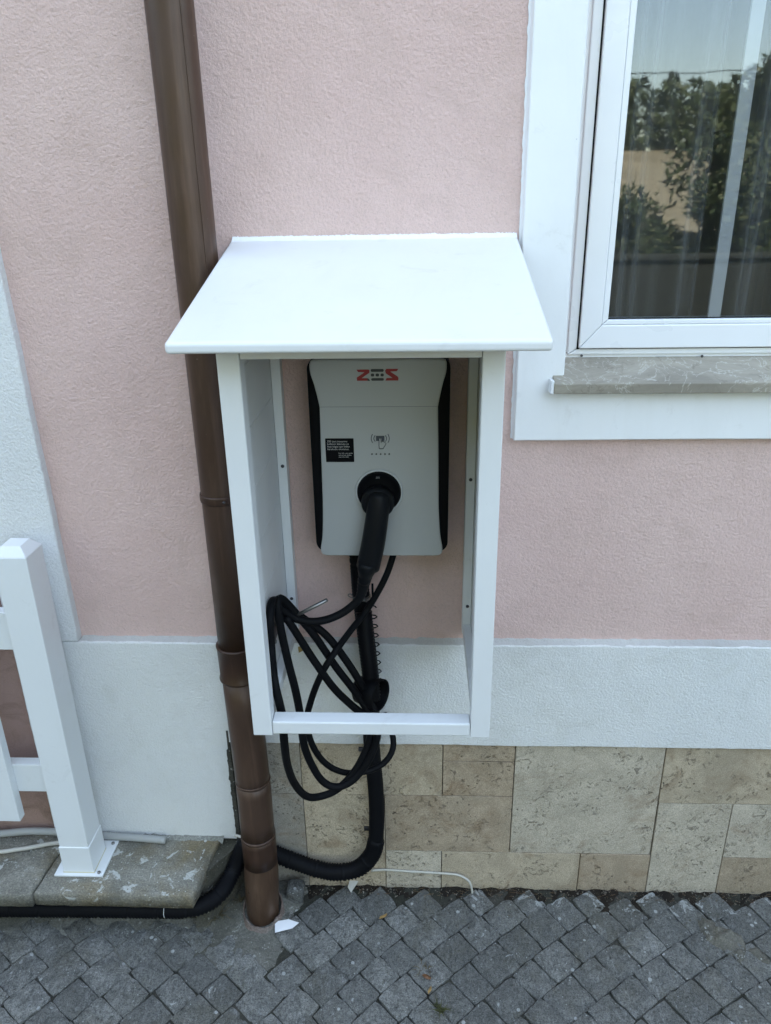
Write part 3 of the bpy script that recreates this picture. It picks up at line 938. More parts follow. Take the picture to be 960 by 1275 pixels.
# sticker (its square code is left out)
sx0, sx1, sz0, sz1 = -.2040, -.1410, 1.4045, 1.4595
stk = flat([rrect(sx0, sx1, sz0, sz1, .0015, 3)], YF - .0004, stick_m, 'sticker', ch)
def text(body, x, z, size, y, mat, parent, name='lettering'):
    cu = bpy.data.curves.new('t', 'FONT'); cu.body = body; cu.size = size; cu.extrude = .0001; cu.resolution_u = 2
    to = bpy.data.objects.new('t', cu)
    C.objects.link(to)
    bpy.context.view_layer.update()
    me = bpy.data.meshes.new_from_object(to.evaluated_get(bpy.context.evaluated_depsgraph_get()))
    bpy.data.objects.remove(to); bpy.data.curves.remove(cu)
    me.transform(Matrix.Translation((x, y, z)) @ Matrix.Rotation(R(90), 4, 'X'))
    return link(name, me, mat, parent)
for i, s_ in enumerate(('ZES \u015farj istasyonu', 'kullan\u0131m k\u0131lavuzu ve', 'fiyat bilgisi i\u00e7in l\u00fctfen', 'karekodu okutunuz.')):
    text(s_, sx0 + .004, sz1 - .0088 - i * .0060, .0060, YF - .0006, stick_w, stk)
for i, s_ in enumerate(('For info, user guide', 'and prices, please', 'scan the code.')):
    text(s_, sx0 + .0285, sz1 - .0355 - i * .0044, .0040, YF - .0006, stick_w, stk)
# socket with rim
SC = Vector((-.087, YF, 1.3335))
link('socket_rim', lathe([(.0490, .002), (.0535, .001), (.0540, -.002), (.0525, -.0045), (.0500, -.0045), (.0492, -.002)], 48, SC, (0, 1, 0), False), rim_m, ch)
link('socket', lathe([(.0499, .0), (.0499, -.0035), (.047, -.0058), (.044, -.0050), (.0405, -.0018), (.030, -.0012), (.0001, -.0012)], 48, SC, (0, 1, 0), False), black_pl, ch)
text('ZES', SC.x - .0065, SC.z + .034, .0055, YF - .0058, grip_w, ch, 'socket_lettering')

# ================================================================ CHARGING CABLE with plug
cbz = root('charging_cable', (-.25, -.25, .62))
tag(cbz, 'black charging cable plugged into the charger and looped over the hook', 'cable')
pl = link('plug_head', lathe([(.0330, .0), (.0365, -.004), (.0370, -.024), (.0345, -.029), (.026, -.031), (.0001, -.0315)], 36, (-.0895, -.130, 1.3175), (0, 1, .10)), plug_m, cbz)
grip_pts = [(-0.0859, -0.1500, 1.3428), (-0.0879, -0.1580, 1.3113), (-0.0941, -0.1630, 1.2645), (-0.1022, -0.1660, 1.2160), (-0.1104, -0.1660, 1.1794), (-0.1146, -0.1650, 1.1604)]
def grip_r(i, s): return .0245 + .0025 * math.sin(min(1, s / .16) * math.pi * .5) - (.008 if s < .004 else 0)
link('grip', tube(grip_pts, grip_r, 20, step=.008), plug_m, cbz, smooth=True)
link('grip_collar', tube([(-0.1133, -0.1780, 1.1812), (-0.1181, -0.1720, 1.1536), (-0.1248, -0.1660, 1.1234)], lambda i, s: (.0215, .0225, .0210, .0190, .0165, .015)[min(5, int(s / .008))], 20, step=.0075), plug_m, cbz, smooth=True)
boot = [(-0.1205, -0.1680, 1.1432), (-0.1273, -0.1620, 1.1107), (-0.1338, -0.1600, 1.0841), (-0.1455, -0.1620, 1.0680)]
link('boot', tube(boot, lambda i, s: .0165 - s * .10 + (.0009 if i % 2 else 0), 16, step=.005), plug_m, cbz, smooth=True)
text('ZES', -.097, 1.325, .007, -.1722, dark_pr, cbz, 'plug_lettering')
CR = .0094
A = [(-0.1341, -0.1580, 1.0787), (-0.1511, -0.1650, 1.0632), (-0.1794, -0.1750, 1.0450), (-0.2161, -0.1900, 1.0362), (-0.2517, -0.2050, 1.0405), (-0.2848, -0.2150, 1.0569), (-0.3098, -0.2220, 1.0839), (-0.3203, -0.2350, 1.1120),
     (-0.3220, -0.2718, 1.1244), (-0.3220, -0.3035, 1.0963), (-0.3220, -0.3112, 1.0295), (-0.3080, -0.3691, 0.9858), (-0.2967, -0.3750, 0.9063), (-0.2987, -0.3650, 0.8221), (-0.3030, -0.3300, 0.7287), (-0.2975, -0.2900, 0.6382), (-0.2787, -0.2550, 0.5689), (-0.2515, -0.2250, 0.5391),
     (-0.2089, -0.2150, 0.5516), (-0.1672, -0.2050, 0.5927), (-0.1357, -0.1950, 0.6483), (-0.1166, -0.1850, 0.7104), (-0.1197, -0.1800, 0.7603), (-0.1498, -0.1800, 0.8222), (-0.1974, -0.1850, 0.9043), (-0.2421, -0.1950, 0.9955), (-0.2753, -0.2050, 1.0532), (-0.2974, -0.2150, 1.0926), (-0.3100, -0.2300, 1.1154), (-0.3151, -0.2450, 1.1094),
     (-0.3087, -0.2550, 1.0467), (-0.2968, -0.2600, 0.9645), (-0.2848, -0.2600, 0.8873), (-0.2787, -0.2550, 0.8106), (-0.2764, -0.2500, 0.7286), (-0.2637, -0.2400, 0.6593), (-0.2400, -0.2300, 0.5956), (-0.2071, -0.2250, 0.5712),
     (-0.1689, -0.2150, 0.5809), (-0.1316, -0.2050, 0.6240), (-0.1045, -0.1950, 0.6864), (-0.0995, -0.1900, 0.7440), (-0.1160, -0.1650, 0.7830), (-0.1566, -0.1700, 0.8807), (-0.2102, -0.1800, 0.9798), (-0.2542, -0.1900, 1.0295), (-0.2873, -0.1980, 1.0576), (-0.3122, -0.2050, 1.0615)]
link('cable', tube(A, CR, 14, step=.01), cable_m, cbz, smooth=True)
Bc = [(-0.3013, -0.2250, 1.0647), (-0.2788, -0.2220, 1.0162), (-0.2418, -0.2200, 0.9407), (-0.2007, -0.2100, 0.8595), (-0.1574, -0.1950, 0.7951), (-0.1278, -0.1800, 0.7553)]
link('cable', tube(Bc, CR, 14, step=.012), cable_m, cbz, smooth=True)
D = [(-0.0583, -0.0700, 1.1497), (-0.0742, -0.0800, 1.1026), (-0.0978, -0.0950, 1.0575), (-0.1279, -0.1050, 1.0094), (-0.1627, -0.1500, 0.9818), (-0.1999, -0.2000, 0.9481), (-0.2291, -0.2150, 0.9015), (-0.2550, -0.2200, 0.8359), (-0.2705, -0.2200, 0.7649), (-0.2594, -0.2150, 0.6880),
     (-0.2300, -0.2000, 0.6206), (-0.1857, -0.1850, 0.5826), (-0.1289, -0.1700, 0.5757), (-0.0879, -0.1500, 0.5853), (-0.0651, -0.1300, 0.6132), (-0.0673, -0.1100, 0.6515), (-0.0884, -0.0900, 0.6973)]
link('cable', tube(D, .0080, 14, step=.012), cable_m, cbz, smooth=True)
link('cable_tie', lathe([(.0205, -.003), (.0220, -.002), (.0220, .002), (.0205, .003)], 20, (-0.3107, -0.2130, 1.0640), (1, .2, .5)), black_pl, cbz)

# ================================================================ SUPPLY HOSE: rises from the ground to the charger
sh_ = root('supply_hose', (-.12, -.06, .05))
tag(sh_, 'black corrugated supply hose rising along the travertine to the charger', 'hose')
def corr(r, pitch, d):
    return lambda i, s: r + (d if int(s / (pitch / 2)) % 2 else -d)
up_pts = [(-0.1457, -0.0500, 1.1399), (-0.1422, -0.0550, 1.0424), (-0.1360, -0.0600, 0.9648), (-0.1263, -0.0650, 0.8489), (-0.1199, -0.0700, 0.7533), (-0.1251, -0.0600, 0.6427), (-0.1255, -0.0500, 0.5542), (-0.1178, -0.0480, 0.3981), (-0.1178, -0.0460, 0.2932), (-0.1219, -0.0460, 0.2079)]
link('upright_hose', tube(up_pts, corr(.0215, .0075, .0009), 20, step=.00375), cable_m, sh_, smooth=True)
low = [(-0.1192, -0.0480, 0.2223), (-0.1343, -0.0520, 0.1641), (-0.1755, -0.0580, 0.1159), (-0.2378, -0.0600, 0.1005), (-0.2985, -0.0520, 0.1030), (-0.3632, -0.0450, 0.1225), (-0.4174, -0.0420, 0.1466), (-.47, -.035, .175), (-0.4967, -0.0600, 0.2165), (-0.5352, -0.0900, 0.1381), (-0.5645, -0.1550, 0.1157), (-0.6000, -0.1900, 0.1116), (-0.6429, -0.2020, 0.1089), (-0.7121, -0.2020, 0.1037), (-0.9093, -0.2000, 0.0986), (-1.1895, -0.2000, 0.0935), (-1.6, -.20, .085)]
link('ground_hose', tube(low, corr(.0235, .0095, .0019), 20, step=.0045), cable_m, sh_, smooth=True)
def clamp(c, ax, r, name='hose_clamp', mat=steel, h=.005):
    return link(name, lathe([(r - .002, -h), (r, -h * .8), (r + .0008, 0), (r, h * .8), (r - .002, h)], 28, c, ax), mat, sh_)
k1 = clamp((-0.1384, -0.0580, 1.0282), (.1, 0, 1), .0215)
cpos = Vector((-0.1384, -0.0580, 1.0282))
link('clamp_screw', tube([cpos + Vector((-.014, -.021, .001)), cpos + Vector((.014, -.022, -.001))], .0038, 10), steel, k1)
wing = [cpos + Vector(v) for v in ((-.018, -.012, .0), (-.030, -.016, .006), (-.034, -.016, .012), (-.027, -.016, .014), (-.022, -.014, .006))]
link('wire_wing', tube(wing, .0013, 8, step=.004), steel, k1)
k2 = clamp((-0.1217, -0.0470, 0.2151), (.05, .1, 1), .0225, 'hose_clamp', steel, .003)
clamp((-0.7052, -0.2020, 0.1039), (1, 0, 0), .0225, 'hose_clip', white_metal, .0045)
for (px_, pz_) in ((-.158, .517), (-.150, .227)):
    link('wall_clip', box(px_ - .008, px_ + .009, -.018, -.0125, pz_ - .007, pz_ + .007, .0015), dark_steel, sh_)
# coiled wrap with its barbs
hx = []
z = 1.00; k = 0
base_c = lambda z: Vector((-.128 + (1.0 - z) * .05, -.066, z))
while z > .78:
    a = k * 2 * math.pi / 10
    hx.append(base_c(z) + Vector((.0245 * math.cos(a), .0200 * math.sin(a), 0)))
    z -= .0027; k += 1
link('spiral_wrap', tube(hx, .0017, 6), black_pl, sh_, smooth=True)
for (qx, qy) in ((463, 712), (464, 708)):
    pass
link('tie_tail', box(-.1135, -.108, -.082, -.079, 1.035, 1.075, .0008), black_pl, sh_)
# hooded open connector hanging on the hose
cupc = Vector((-0.0915, -0.1650, 0.8073))
ax = Vector((.86, -.50, .05)).normalized()
link('open_cup', lathe([(.0001, -.076), (.022, -.074), (.034, -.062), (.0385, -.024), (.0410, 0), (.0390, .0005), (.0370, -.006), (.0325, -.055), (.0001, -.057)], 32, cupc, ax), black_pl, sh_)
link('cup_neck', tube([(-0.1128, -0.1500, 0.7816), (-0.1184, -0.1300, 0.8492), (-0.1280, -0.1050, 0.9269), (-0.1337, -0.0820, 0.9961)], corr(.0205, .0085, .0011), 18, step=.00425), black_pl, sh_, smooth=True)

# ================================================================ LOW WALL with coping slabs
lw_ = root('low_wall', (-1.1, -.12, 0))
tag(lw_, 'low concrete ledge with weathered coping slabs under the white fence', 'low wall')
def slab(poly, z0, z1):
    b = bmesh.new()
    P = []
    for i in range(len(poly)):
        a = Vector(poly[i]); c = Vector(poly[(i + 1) % len(poly)]); m = max(1, int((c - a).length / .02))
        for j in range(m):
            q = a.lerp(c, j / m); P.append(q + Vector((.0018 * nz3(q.x, q.y, 1, 40), .0018 * nz3(q.x, q.y, 5, 40))))
    cen = sum(P, Vector((0, 0))) / len(P)
    rings = []
    for (off, z) in ((0, z0), (0, z1 - .006), (.003, z1 - .0015), (.009, z1)):
        rings.append([b.verts.new((*(p + (cen - p).normalized() * off), z + .0022 * nz3(p.x, p.y, z, 35))) for p in P])
    for i in range(3):
        for k in range(len(P)):
            b.faces.new((rings[i][k], rings[i][(k + 1) % len(P)], rings[i + 1][(k + 1) % len(P)], rings[i + 1][k])).smooth = True
    b.faces.new(rings[-1]); b.faces.new(rings[0][::-1])
    bmesh.ops.recalc_face_normals(b, faces=b.faces[:])
    return b
link('coping_slab', slab([(-1.060, -.232), (-.617, -.232), (-.590, -.052), (-.582, -.022), (-1.040, -.022)], .145, .190), coping_m, lw_)
link('coping_slab', slab([(-2.0, -.238), (-1.066, -.236), (-1.046, -.022), (-2.0, -.022)], .143, .188), coping_m, lw_)
link('base', rough_up(box(-2.0, -.615, -.150, -.008, -.02, .144), .004, 22, 7), lump_m, lw_)
lb = prism([(-.64, -.150), (-.600, -.140), (-.545, -.060), (-.530, -.010), (-.64, -.008)], 'z', -.02, .178)
bmesh.ops.subdivide_edges(lb, edges=lb.edges[:], cuts=6, use_grid_fill=True)
for v in lb.verts:
    v.co += noise.noise_vector(v.co * 32) * .006
    if v.co.z < .08: v.co.y -= (.08 - v.co.z) * .35
link('mortar_flank', lb, lump_m, lw_)
# rubble line of mortar where the wall meets the coping
rr_ = bmesh.new(); prev = None
for i in range(130):
    x = -1.04 + i * .0036
    d = .012 + .014 * abs(nz3(x, 0, 0, 22)); hgt = .006 + .008 * abs(nz3(x, 6, 0, 30))
    cur = [rr_.verts.new((x, -.0232, .190 + hgt)), rr_.verts.new((x, -.0255 - d * .3, .190 + hgt * .5)), rr_.verts.new((x, -.0255 - d, .1895))]
    if prev:
        for k in range(2): rr_.faces.new((prev[k], cur[k], cur[k + 1], prev[k + 1]))
    prev = cur
link('mortar_bead', rr_, concrete('pale mortar', (.33, .33, .30), (.20, .20, .17), True), lw_)

def apz(x, y):
    e = .5 + .5 * max(-1, min(1, (y + .205 + .03 * nz3(x, 0, 2, 7)) / .05))
    s = max(0, min(1, (y + .25) / .14))
    xr = max(0, min(1, (-.305 + .03 * nz3(0, y, 6, 12) - x) / .10))
    far = max(0, min(1, (-.30 - y) / .06))
    sm = math.exp(-((x + .52) / .22) ** 2 - ((y + .245) / .065) ** 2)
    return -.0085 - .018 * far - .02 * (1 - xr) + (.003 + .024 * s * s + .0045 * nz3(x, y, 0, 26) + .002 * nz3(x, y, 5, 90)) * e * xr + (.0050 * sm + .0014 * nz3(x, y, 8, 18) + .001 * nz3(x, y, 5, 90)) * (1 - far)
ap = link('cement_apron', height_grid(-2.0, -.26, -.37, -.02, 330, 68, apz), apron_m, base=(-1, -.2, 0))
tag(ap, 'rough strip of grey cement between the cobbles and low wall', 'cement strip')

# ================================================================ FENCE
fe = root('white_fence', (-.956, -.12, .19))
tag(fe, 'white metal fence with square capped post and flat pickets on the ledge', 'fence')
def make_post(x0, x1, y0, y1, fe):
    p_ = link('post', box(x0, x1, y0, y1, .192, 1.181, .0015), white_metal, fe)
    i_ = .018
    b = bmesh.new()
    lo = [b.verts.new(p) for p in ((x0, y0, 1.1812), (x1, y0, 1.1812), (x1, y1, 1.1812), (x0, y1, 1.1812))]
    hi = [b.verts.new(p) for p in ((x0 + i_, y0 + i_, 1.2045), (x1 - i_, y0 + i_, 1.2045), (x1 - i_, y1 - i_, 1.2045), (x0 + i_, y1 - i_, 1.2045))]
    for k in range(4): b.faces.new((lo[k], lo[(k + 1) % 4], hi[(k + 1) % 4], hi[k]))
    b.faces.new(hi); b.faces.new(lo[::-1])
    bmesh.ops.bevel(b, geom=b.edges[:], offset=.001, segments=1, affect='EDGES')
    link('cap', b, white_metal, fe)
    link('sleeve', box(x0 - .0025, x1 + .0025, y0 - .0025, y1 + .0025, .196, .288, .0012), white_metal, fe)
    link('sealant', box(x0 - .004, x1 + .004, y0 - .004, y1 + .004, .1961, .1988, .0008), leafm('yellowed sealant', (.50, .42, .22), (.62, .58, .44)), fe)
    bp_ = link('base_plate', box(x0 - .027, x1 + .030, y0 - .013, y1 + .034, .1905, .1960, .001), white_metal, fe)
    for (sx, sy) in ((x1 + .016, y0 - .002), (x0 - .014, y1 + .020), (x1 + .017, y1 + .022)):
        link('bolt', lathe([(.0001, .004), (.0045, .0035), (.005, 0)], 10, (sx, sy, .196)), steel, bp_)
make_post(-.9975, -.9155, -.163, -.081, fe)
make_post(-2.04, -1.958, -.163, -.081, fe)
for (z0, z1) in ((.905, 1.012), (.448, .540)):
    link('rail', box(-1.957, -.9985, -.124, -.094, z0, z1, .0015), white_metal, fe)
for i in range(4):
    x1 = -1.099 - i * .215
    link('picket', box(x1 - .085, x1, -.151, -.1245, .366, 1.11, .0012), white_metal, fe)

# ================================================================ small pipes on the ledge and ground
gp = [(-1.9, -.035, .202), (-1.35, -.040, .2015), (-1.15, -.034, .213), (-1.02, -.034, .207), (-.90, -.040, .2045), (-.80, -.045, .2025), (-.744, -.049, .2015)]
g1 = link('conduit_pipe', tube(gp, lambda i, s: .0105 + (.0004 if i % 2 else -.0003), 16, step=.0035), grey_pvc, base=(-1.1, -.04, .19), smooth=True)
tag(g1, 'grey conduit pipe lying on the ledge behind the fence post', 'conduit')
g2 = link('thin_hose', tube([(-1.9, -.09, .196), (-1.3, -.10, .1965), (-1.17, -.088, .1968), (-1.09, -.066, .1965), (-1.03, -.056, .197)], .0062, 12, step=.01), grey_pvc2, base=(-1.2, -.08, .19), smooth=True)
tag(g2, 'thin pale hose on the ledge left of the fence post', 'hose')
wc = [(-0.1408, -0.0200, 0.0658), (-0.0971, -0.0170, 0.0669), (-0.0243, -0.0170, 0.0623), (0.0605, -0.0180, 0.0591), (0.1159, -0.0220, 0.0584), (0.1449, -0.0260, 0.0473), (0.1595, -0.0300, 0.0293), (.168, -.034, -.02)]
tag(link('white_wire', tube(wc, .0036, 10, step=.008), paint('cream wire', (.50, .48, .42), .5), base=(.03, -.02, 0), smooth=True), 'cream wire lying along the foot of the travertine wall', 'wire')
tag(link('wire_stub', tube([(-0.5335, -0.0500, 0.2271), (-0.5143, -0.0600, 0.2315), (-0.4844, -0.0700, 0.2270)], .0040, 10, step=.004), grey_pvc2, base=(-.52, -.05, .2), smooth=True), 'short pale wire end poking out behind the downpipe foot', 'wire')

# broken foam yellow packer between batten and wall
fy = rough_up(box(-.318, -.270, -.024, -.0235 + .002, .852, .868), .004, 40, 2)
fy.free()
fz = bmesh.new(); vs = [fz.verts.new(p) for p in ((-0.3148, -0.0260, 0.8563), (-0.2867, -0.0260, 0.8639), (-0.2850, -0.0260, 0.8565), (-0.3137, -0.0260, 0.8390))]
fz.faces.new(vs); ex = bmesh.ops.extrude_face_region(fz, geom=fz.faces[:])
for v in ex['geom']:
    if isinstance(v, bmesh.types.BMVert): v.co.y += .008
tag(link('foam_scrap', fz, leafm('yellowed foam', (.38, .27, .10), (.28, .19, .07)), base=(-0.3002, -0.0260, 0.8515)), 'yellowed scrap of foam on the plinth edge inside the shelter', 'foam')

# ================================================================ litter, weeds
def thin(poly, z, curl, t_, mat, name, label, cat):
    b = bmesh.new(); c = sum((Vector(p) for p in poly), Vector((0, 0))) / len(poly)
    top = []; bot = []
    ct = b.verts.new((c.x, c.y, z + curl)); cbm = b.verts.new((c.x, c.y, z + curl - t_))
    for i, p in enumerate(poly):
        zz = z + curl * .8 * math.sin(i * 2.1)
        top.append(b.verts.new((p[0], p[1], zz))); bot.append(b.verts.new((p[0], p[1], zz - t_)))
    n = len(poly)
    for i in range(n):
        j = (i + 1) % n
        b.faces.new((ct, top[i], top[j])); b.faces.new((cbm, bot[j], bot[i])); b.faces.new((top[i], bot[i], bot[j], top[j]))
    bmesh.ops.recalc_face_normals(b, faces=b.faces[:])
    return tag(link(name, b, mat, base=(c.x, c.y, z)), label, cat)
thin([(-.414, -.157), (-.375, -.149), (-.343, -.158), (-.36, -.178), (-.407, -.194)], .010, .0015, .0006, paper_m, 'paper_scrap', 'small torn white paper scrap on cobbles beside the downpipe foot', 'paper')
thin([(-0.2124, -0.0330), (-0.2072, -0.0063), (-0.1813, 0.0124), (-0.1778, -0.0026), (-0.1926, -0.0354), (-0.2012, -0.0502)], .012, .002, .003, flake_m, 'plaster_flake', 'pale plaster flake on cobbles below the black corrugated hose bend', 'flake')
def leaf(px, py, ang, L, W, mat, label):
    q = []
    for (u, v) in ((-1, 0), (-.5, .8), (.2, 1), (.8, .45), (1.1, 0), (.8, -.45), (.2, -.9), (-.5, -.7)):
        x = u * L; y = v * W
        q.append((px + x * math.cos(ang) - y * math.sin(ang), py + x * math.sin(ang) + y * math.cos(ang)))
    return tag(thin(q, .008, .003, .0006, mat, 'leaf', label, 'leaf'), group='dead leaves on the cobbles')
leaf(*(0.0237, -0.3140), R(-20), .013, .007, leaf_dry, 'curled reddish brown dead leaf on the cobbles below the white shelter')
leaf(*(-0.1008, -0.1305), R(40), .014, .006, leaf_yel, 'yellowish dead leaf on the cobbles nearest the wall')
leaf(*(0.0318, -0.3521), R(70), .012, .0045, leaf_yel, 'small olive brown leaf on cobbles between brown leaf and green weed')
def tuft(name, c, n, L, spread, mat, label, cat='weed'):
    b = bmesh.new()
    for i in range(n):
        a = random.uniform(0, 2 * math.pi); sp = random.uniform(.2, 1) * spread
        p0 = Vector(c) + Vector((random.gauss(0, .006), random.gauss(0, .006), -.006))
        d = Vector((math.cos(a) * sp, math.sin(a) * sp, random.uniform(.3, 1)))
        l_ = L * random.uniform(.5, 1)
        p1 = p0 + d * l_ * .5; p2 = p1 + Vector((d.x, d.y, d.z * .1 - .2)) * l_ * .5
        tube([p0, p1, p2], lambda i, s: .0009 if i < 2 else .0003, 4, bm=b)
    return tag(link(name, b, mat, base=c), label, cat)
tuft('dry_weed', (0.0175, -0.2896, 0.0000), 16, .045, 1.0, weed_m, 'dry brown weed sprig in a cobble joint above the brown leaf')
tuft('green_weed', (0.0541, -0.3958, 0.0000), 46, .030, 1.2, moss_m, 'low green weed tuft in a cobble joint near the bottom edge')
tuft('dry_grass', (-0.5843, -0.1361, 0.0100), 40, .075, 1.4, weed_m, 'dry grass stalks lying on the cement beside the downpipe foot')
tuft('dry_grass', (-0.5233, -0.1017, 0.0300), 12, .04, 1.2, weed_m, 'small dry grass wisps between hose and downpipe foot')
# lump of spilled cement on the cobbles at the right
def cemz(x, y):
    c = Vector((x - .862, y + .175)); u = c.x * .80 - c.y * .6; v = c.x * .6 + c.y * .80
    d = (u / .125) ** 2 + (v / .052) ** 2 + .7 * nz3(x, y, 0, 16)
    return -.016 + max(0, (1 - d)) * .030 + (.006 * nz3(x, y, 3, 40) if d < 1 else 0)
def cem_bm():
    b = height_grid(.70, 1.05, -.34, -.05, 90, 70, cemz)
    bmesh.ops.delete(b, geom=[v for v in b.verts if v.co.z < -.0155], context='VERTS')
    return b
tag(link('cement_spill', cem_bm(), concrete('spilled cement', (.20, .185, .15), (.10, .10, .09), True, (.08, .08, .06), bd=.005), base=(.87, -.18, 0)), 'lumpy spill of dried cement on the cobbles at the right', 'cement')
# stone block standing in the soil beside the pipe foot
sb_ = rough_up(box(-.395, -.345, -.085, -.035, -.01, .045, .008), .005, 30, 2)
for v in sb_.verts: v.co.x += v.co.z * .1
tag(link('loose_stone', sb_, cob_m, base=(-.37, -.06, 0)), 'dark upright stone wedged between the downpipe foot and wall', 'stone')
# crumbs of debris in the soil strip and on the stones
db = bmesh.new()
for i in range(1500):
    if i < 900:
        x = random.uniform(-.35, 1.2); y = random.uniform(-.06, -.012); z = .001 + random.uniform(-.006, .006)
    else:
        x = random.uniform(-1.15, 1.0); y = -.2 - abs(random.gauss(0, .13)) + (.12 if x > -.3 else 0); z = .001
    r0 = random.uniform(.0006, .0022) * (1 if i < 900 else .7)
    vs = [db.verts.new((x + random.gauss(0, r0), y + random.gauss(0, r0), z + random.gauss(0, r0))) for _ in range(4)]
    for f in ((0, 1, 2), (0, 2, 3), (0, 3, 1), (1, 3, 2)): db.faces.new([vs[k] for k in f])
tag(link('debris', db, concrete('crumbs', (.30, .28, .24), (.10, .07, .05), False, coord='World'), base=(.3, -.03, 0)), 'crumbs of plaster, twig and leaf litter on soil and cobbles', 'debris', kind='stuff')
lt = bmesh.new()
for i in range(170):
    x = random.uniform(-.30, 1.2); y = random.uniform(-.055, -.015); a = random.uniform(0, math.pi); L = random.uniform(.006, .022)
    tube([(x, y, .004), (x + L * math.cos(a), y + L * math.sin(a) * .4, .004 + random.uniform(-.003, .005))], .0006, 4, bm=lt)
tag(link('twig_litter', lt, leafm('brown litter', (.11, .055, .03), (.16, .11, .06)), base=(.4, -.03, 0)), 'brown twig litter in the soil along the wall foot', 'litter', kind='stuff')

# ================================================================ what the window mirrors: garden, field, wood behind the viewer
def foliage(cx_, cy_, cz_, rx, ry, rz, n, L, seedv, holes=.0):
    rnd = random.Random(seedv); b = bmesh.new()
    clumps = [(Vector((rnd.gauss(0, .5), rnd.gauss(0, .5), rnd.uniform(-.9, .9))), rnd.uniform(.25, .5)) for _ in range(26)]
    for i in range(n):
        cc_, cr_ = rnd.choice(clumps)
        p = cc_ + Vector((rnd.gauss(0, 1), rnd.gauss(0, 1), rnd.gauss(0, 1))).normalized() * cr_ * rnd.uniform(.6, 1)
        p = Vector((cx_ + p.x * rx, cy_ + p.y * ry, max(.05, cz_ + p.z * rz)))
        d = Vector((rnd.gauss(0, 1), rnd.gauss(0, 1), rnd.gauss(.4, .8))).normalized()
        sd = d.cross(Vector((rnd.gauss(0, 1), rnd.gauss(0, 1), rnd.gauss(0, 1)))).normalized() * L * .16
        l_ = L * rnd.uniform(.6, 1.1)
        vs = [b.verts.new(q) for q in (p, p + d * l_ * .5 + sd, p + d * l_, p + d * l_ * .5 - sd)]
        b.faces.new(vs)
    return b
def plant(name, x, y, z, rx, ry, rz, n, L, seedv, mat, label, cat, tr_h=None, tr=.03):
    r0 = root(name, (x, y, 0)); tag(r0, label, cat, 'shrubs along the garden wall')
    link('foliage', foliage(x, y, z, rx, ry, rz, n, L, seedv), mat, r0)
    b = bmesh.new(); rnd = random.Random(seedv)
    for i in range(5):
        a = rnd.uniform(0, 6.28)
        tube([(x + .06 * math.cos(a), y + .06 * math.sin(a), -.05), (x + rx * .2 * math.cos(a), y + ry * .2 * math.sin(a), z * .6), (x + rx * .45 * math.cos(a), y + ry * .45 * math.sin(a), z + rz * .4)], lambda i, s: tr * (1 - .3 * i), 7, bm=b)
    link('stem', b, bark_m, r0)
gw = root('garden_wall', (4, -7.6, 0))
tag(gw, 'low dark garden wall mirrored in the bottom of the window', 'garden wall')
link('wall', box(-6, 14, -7.7, -7.5, -.05, 1.20, .01), garden_m, gw)
link('coping', box(-6, 14, -7.75, -7.45, 1.201, 1.25, .01), garden_m, gw)
plant('oleander_shrub', 2.55, -8.3, 1.35, .5, .5, .5, 2600, .13, 3, leaf_a, 'low leafy oleander mirrored left in the window', 'shrub')
plant('oleander_shrub', 3.75, -8.5, 1.75, .62, .6, .72, 9000, .13, 5, leaf_a, 'middle oleander mirrored beside the window bar', 'shrub')
plant('oleander_shrub', 4.75, -8.4, 2.2, .75, .7, 1.1, 12000, .12, 8, leaf_a, 'tall green bush mirrored right of the window bar', 'shrub')
plant('oleander_shrub', 6.6, -8.4, 1.9, 1.1, .7, 1.2, 6500, .13, 9, leaf_a, 'wide green bush mirrored at the far right', 'shrub')
plant('oleander_shrub', -1.5, -8.6, 1.2, 1.2, .7, .9, 3500, .13, 11, leaf_a, 'spreading bush behind the garden wall opposite the fence', 'shrub')
def hillz(x, y):
    d = -y
    return -.05 + max(0, min(1, (d - 40) / 80)) ** 1.2 * 7.0 + .5 * nz3(x, y, 0, .02) * max(0, min(1, (d - 40) / 40))
tag(link('hill', height_grid(-160, 240, -260, -38, 60, 40, hillz), field_m, base=(0, -100, 0), smooth=True), kind='structure')
wd = bmesh.new(); rnd = random.Random(4)
for k in range(170):
    x = rnd.uniform(-60, 150); y = rnd.uniform(-132, -112); zz = hillz(x, y)
    H_ = rnd.uniform(7.5, 10.5); cr_ = rnd.uniform(2.2, 3.6)
    for i in range(150):
        a = rnd.uniform(0, 6.28); t_ = rnd.random(); rr0 = cr_ * math.sqrt(max(.05, 1 - (2 * t_ - .9) ** 2)) * rnd.uniform(.6, 1)
        p = Vector((x + rr0 * math.cos(a), y + rr0 * math.sin(a), zz + H_ * (.02 + .98 * t_)))
        d = Vector((rnd.gauss(0, 1), rnd.gauss(0, 1), rnd.gauss(0, 1))).normalized() * rnd.uniform(.5, 1.1)
        e = d.cross(Vector((rnd.gauss(0, 1), rnd.gauss(0, 1), rnd.gauss(0, 1)))).normalized() * .6
        vs = [wd.verts.new(q) for q in (p - d, p + e, p + d)]
        wd.faces.new(vs)
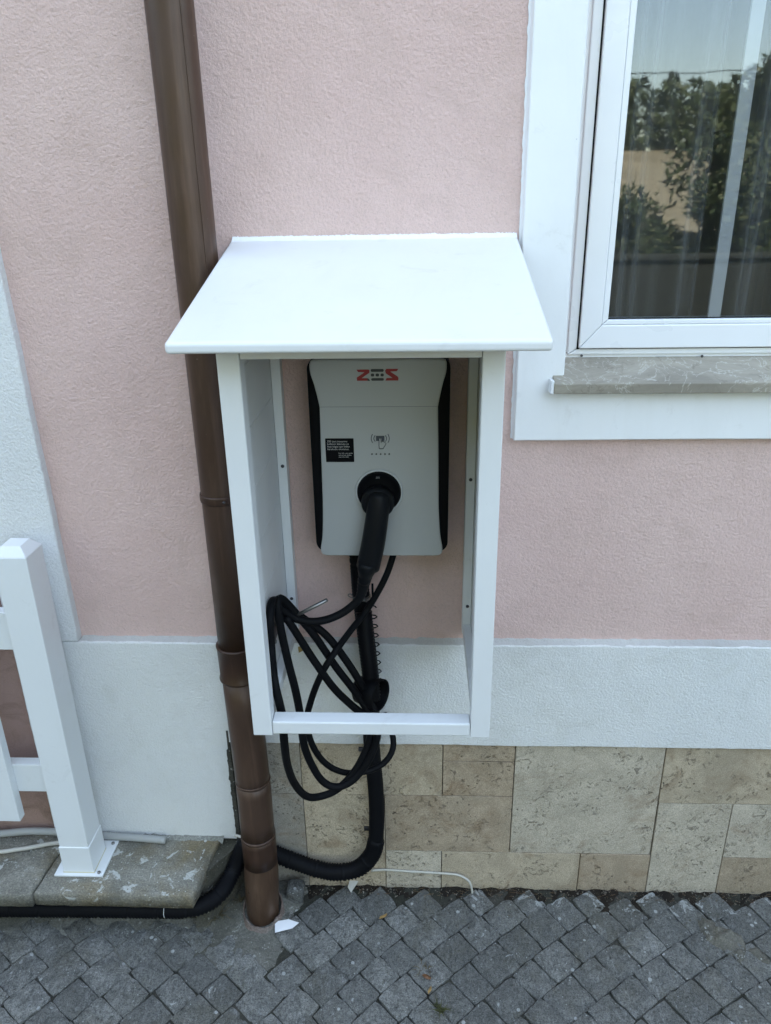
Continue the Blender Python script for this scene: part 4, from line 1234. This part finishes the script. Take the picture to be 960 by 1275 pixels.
tag(link('far_wood', wd, leaf_b, base=(40, -120, 5)), 'dark wood on the ridge mirrored in the window', 'wood', kind='stuff')
def blocker_hedge(x0, x1, y0, y1, h, seedv, label):  # unseen hedgerows added to cut low sky light under the shelter roof
    r0 = root('blocker_hedge', ((x0 + x1) / 2, (y0 + y1) / 2, 0)); tag(r0, label, 'blocker_hedge', 'added hedgerows that block low sky light')
    b = box(x0, x1, y0, y1, -.05, h * .93); bmesh.ops.subdivide_edges(b, edges=b.edges[:], cuts=14, use_grid_fill=True)
    for v in b.verts: v.co += noise.noise_vector(v.co * .9) * .35
    link('core', b, leaf_b, r0)
    rn = random.Random(seedv); b = bmesh.new()
    for i in range(9000):
        p = Vector((rn.uniform(x0, x1), rn.choice((y0, y1)) + rn.gauss(0, .15), rn.uniform(0, h)))
        if x1 - x0 < y1 - y0: p = Vector((rn.choice((x0, x1)) + rn.gauss(0, .15), rn.uniform(y0, y1), rn.uniform(0, h)))
        d = Vector((rn.gauss(0, 1), rn.gauss(0, 1), rn.gauss(.3, .8))).normalized() * .16
        e = d.cross(Vector((rn.gauss(0, 1), rn.gauss(0, 1), rn.gauss(0, 1)))).normalized() * .05
        b.faces.new([b.verts.new(q) for q in (p, p + d * .5 + e, p + d, p + d * .5 - e)])
    link('foliage', b, leaf_a, r0)
blocker_hedge(-12, 1.4, -9.6, -8.4, 6.4, 21, 'unseen hedgerow added behind the viewer to block low sky light')
blocker_hedge(8.8, 17, -9.6, -8.4, 6.4, 22, 'unseen hedgerow added beyond the mirrored bushes to block low sky light')
blocker_hedge(-12.6, -11.6, -8.3, 0, 5.0, 23, 'unseen hedgerow added at the left of the yard to block low sky light')
blocker_hedge(15.6, 16.8, -8.3, 0, 5.0, 24, 'unseen hedgerow added at the right of the yard to block low sky light')
tag(link('overhead_wire', tube([(-20, -30, 6.4), (10, -31, 5.9), (40, -30, 6.7)], .02, 6, step=2), cable_m, base=(10, -31, 5.9)), 'thin overhead wire mirrored against the sky in the window', 'wire')

for o in list(bpy.data.objects):
    if '_b' in o: del o['_b']
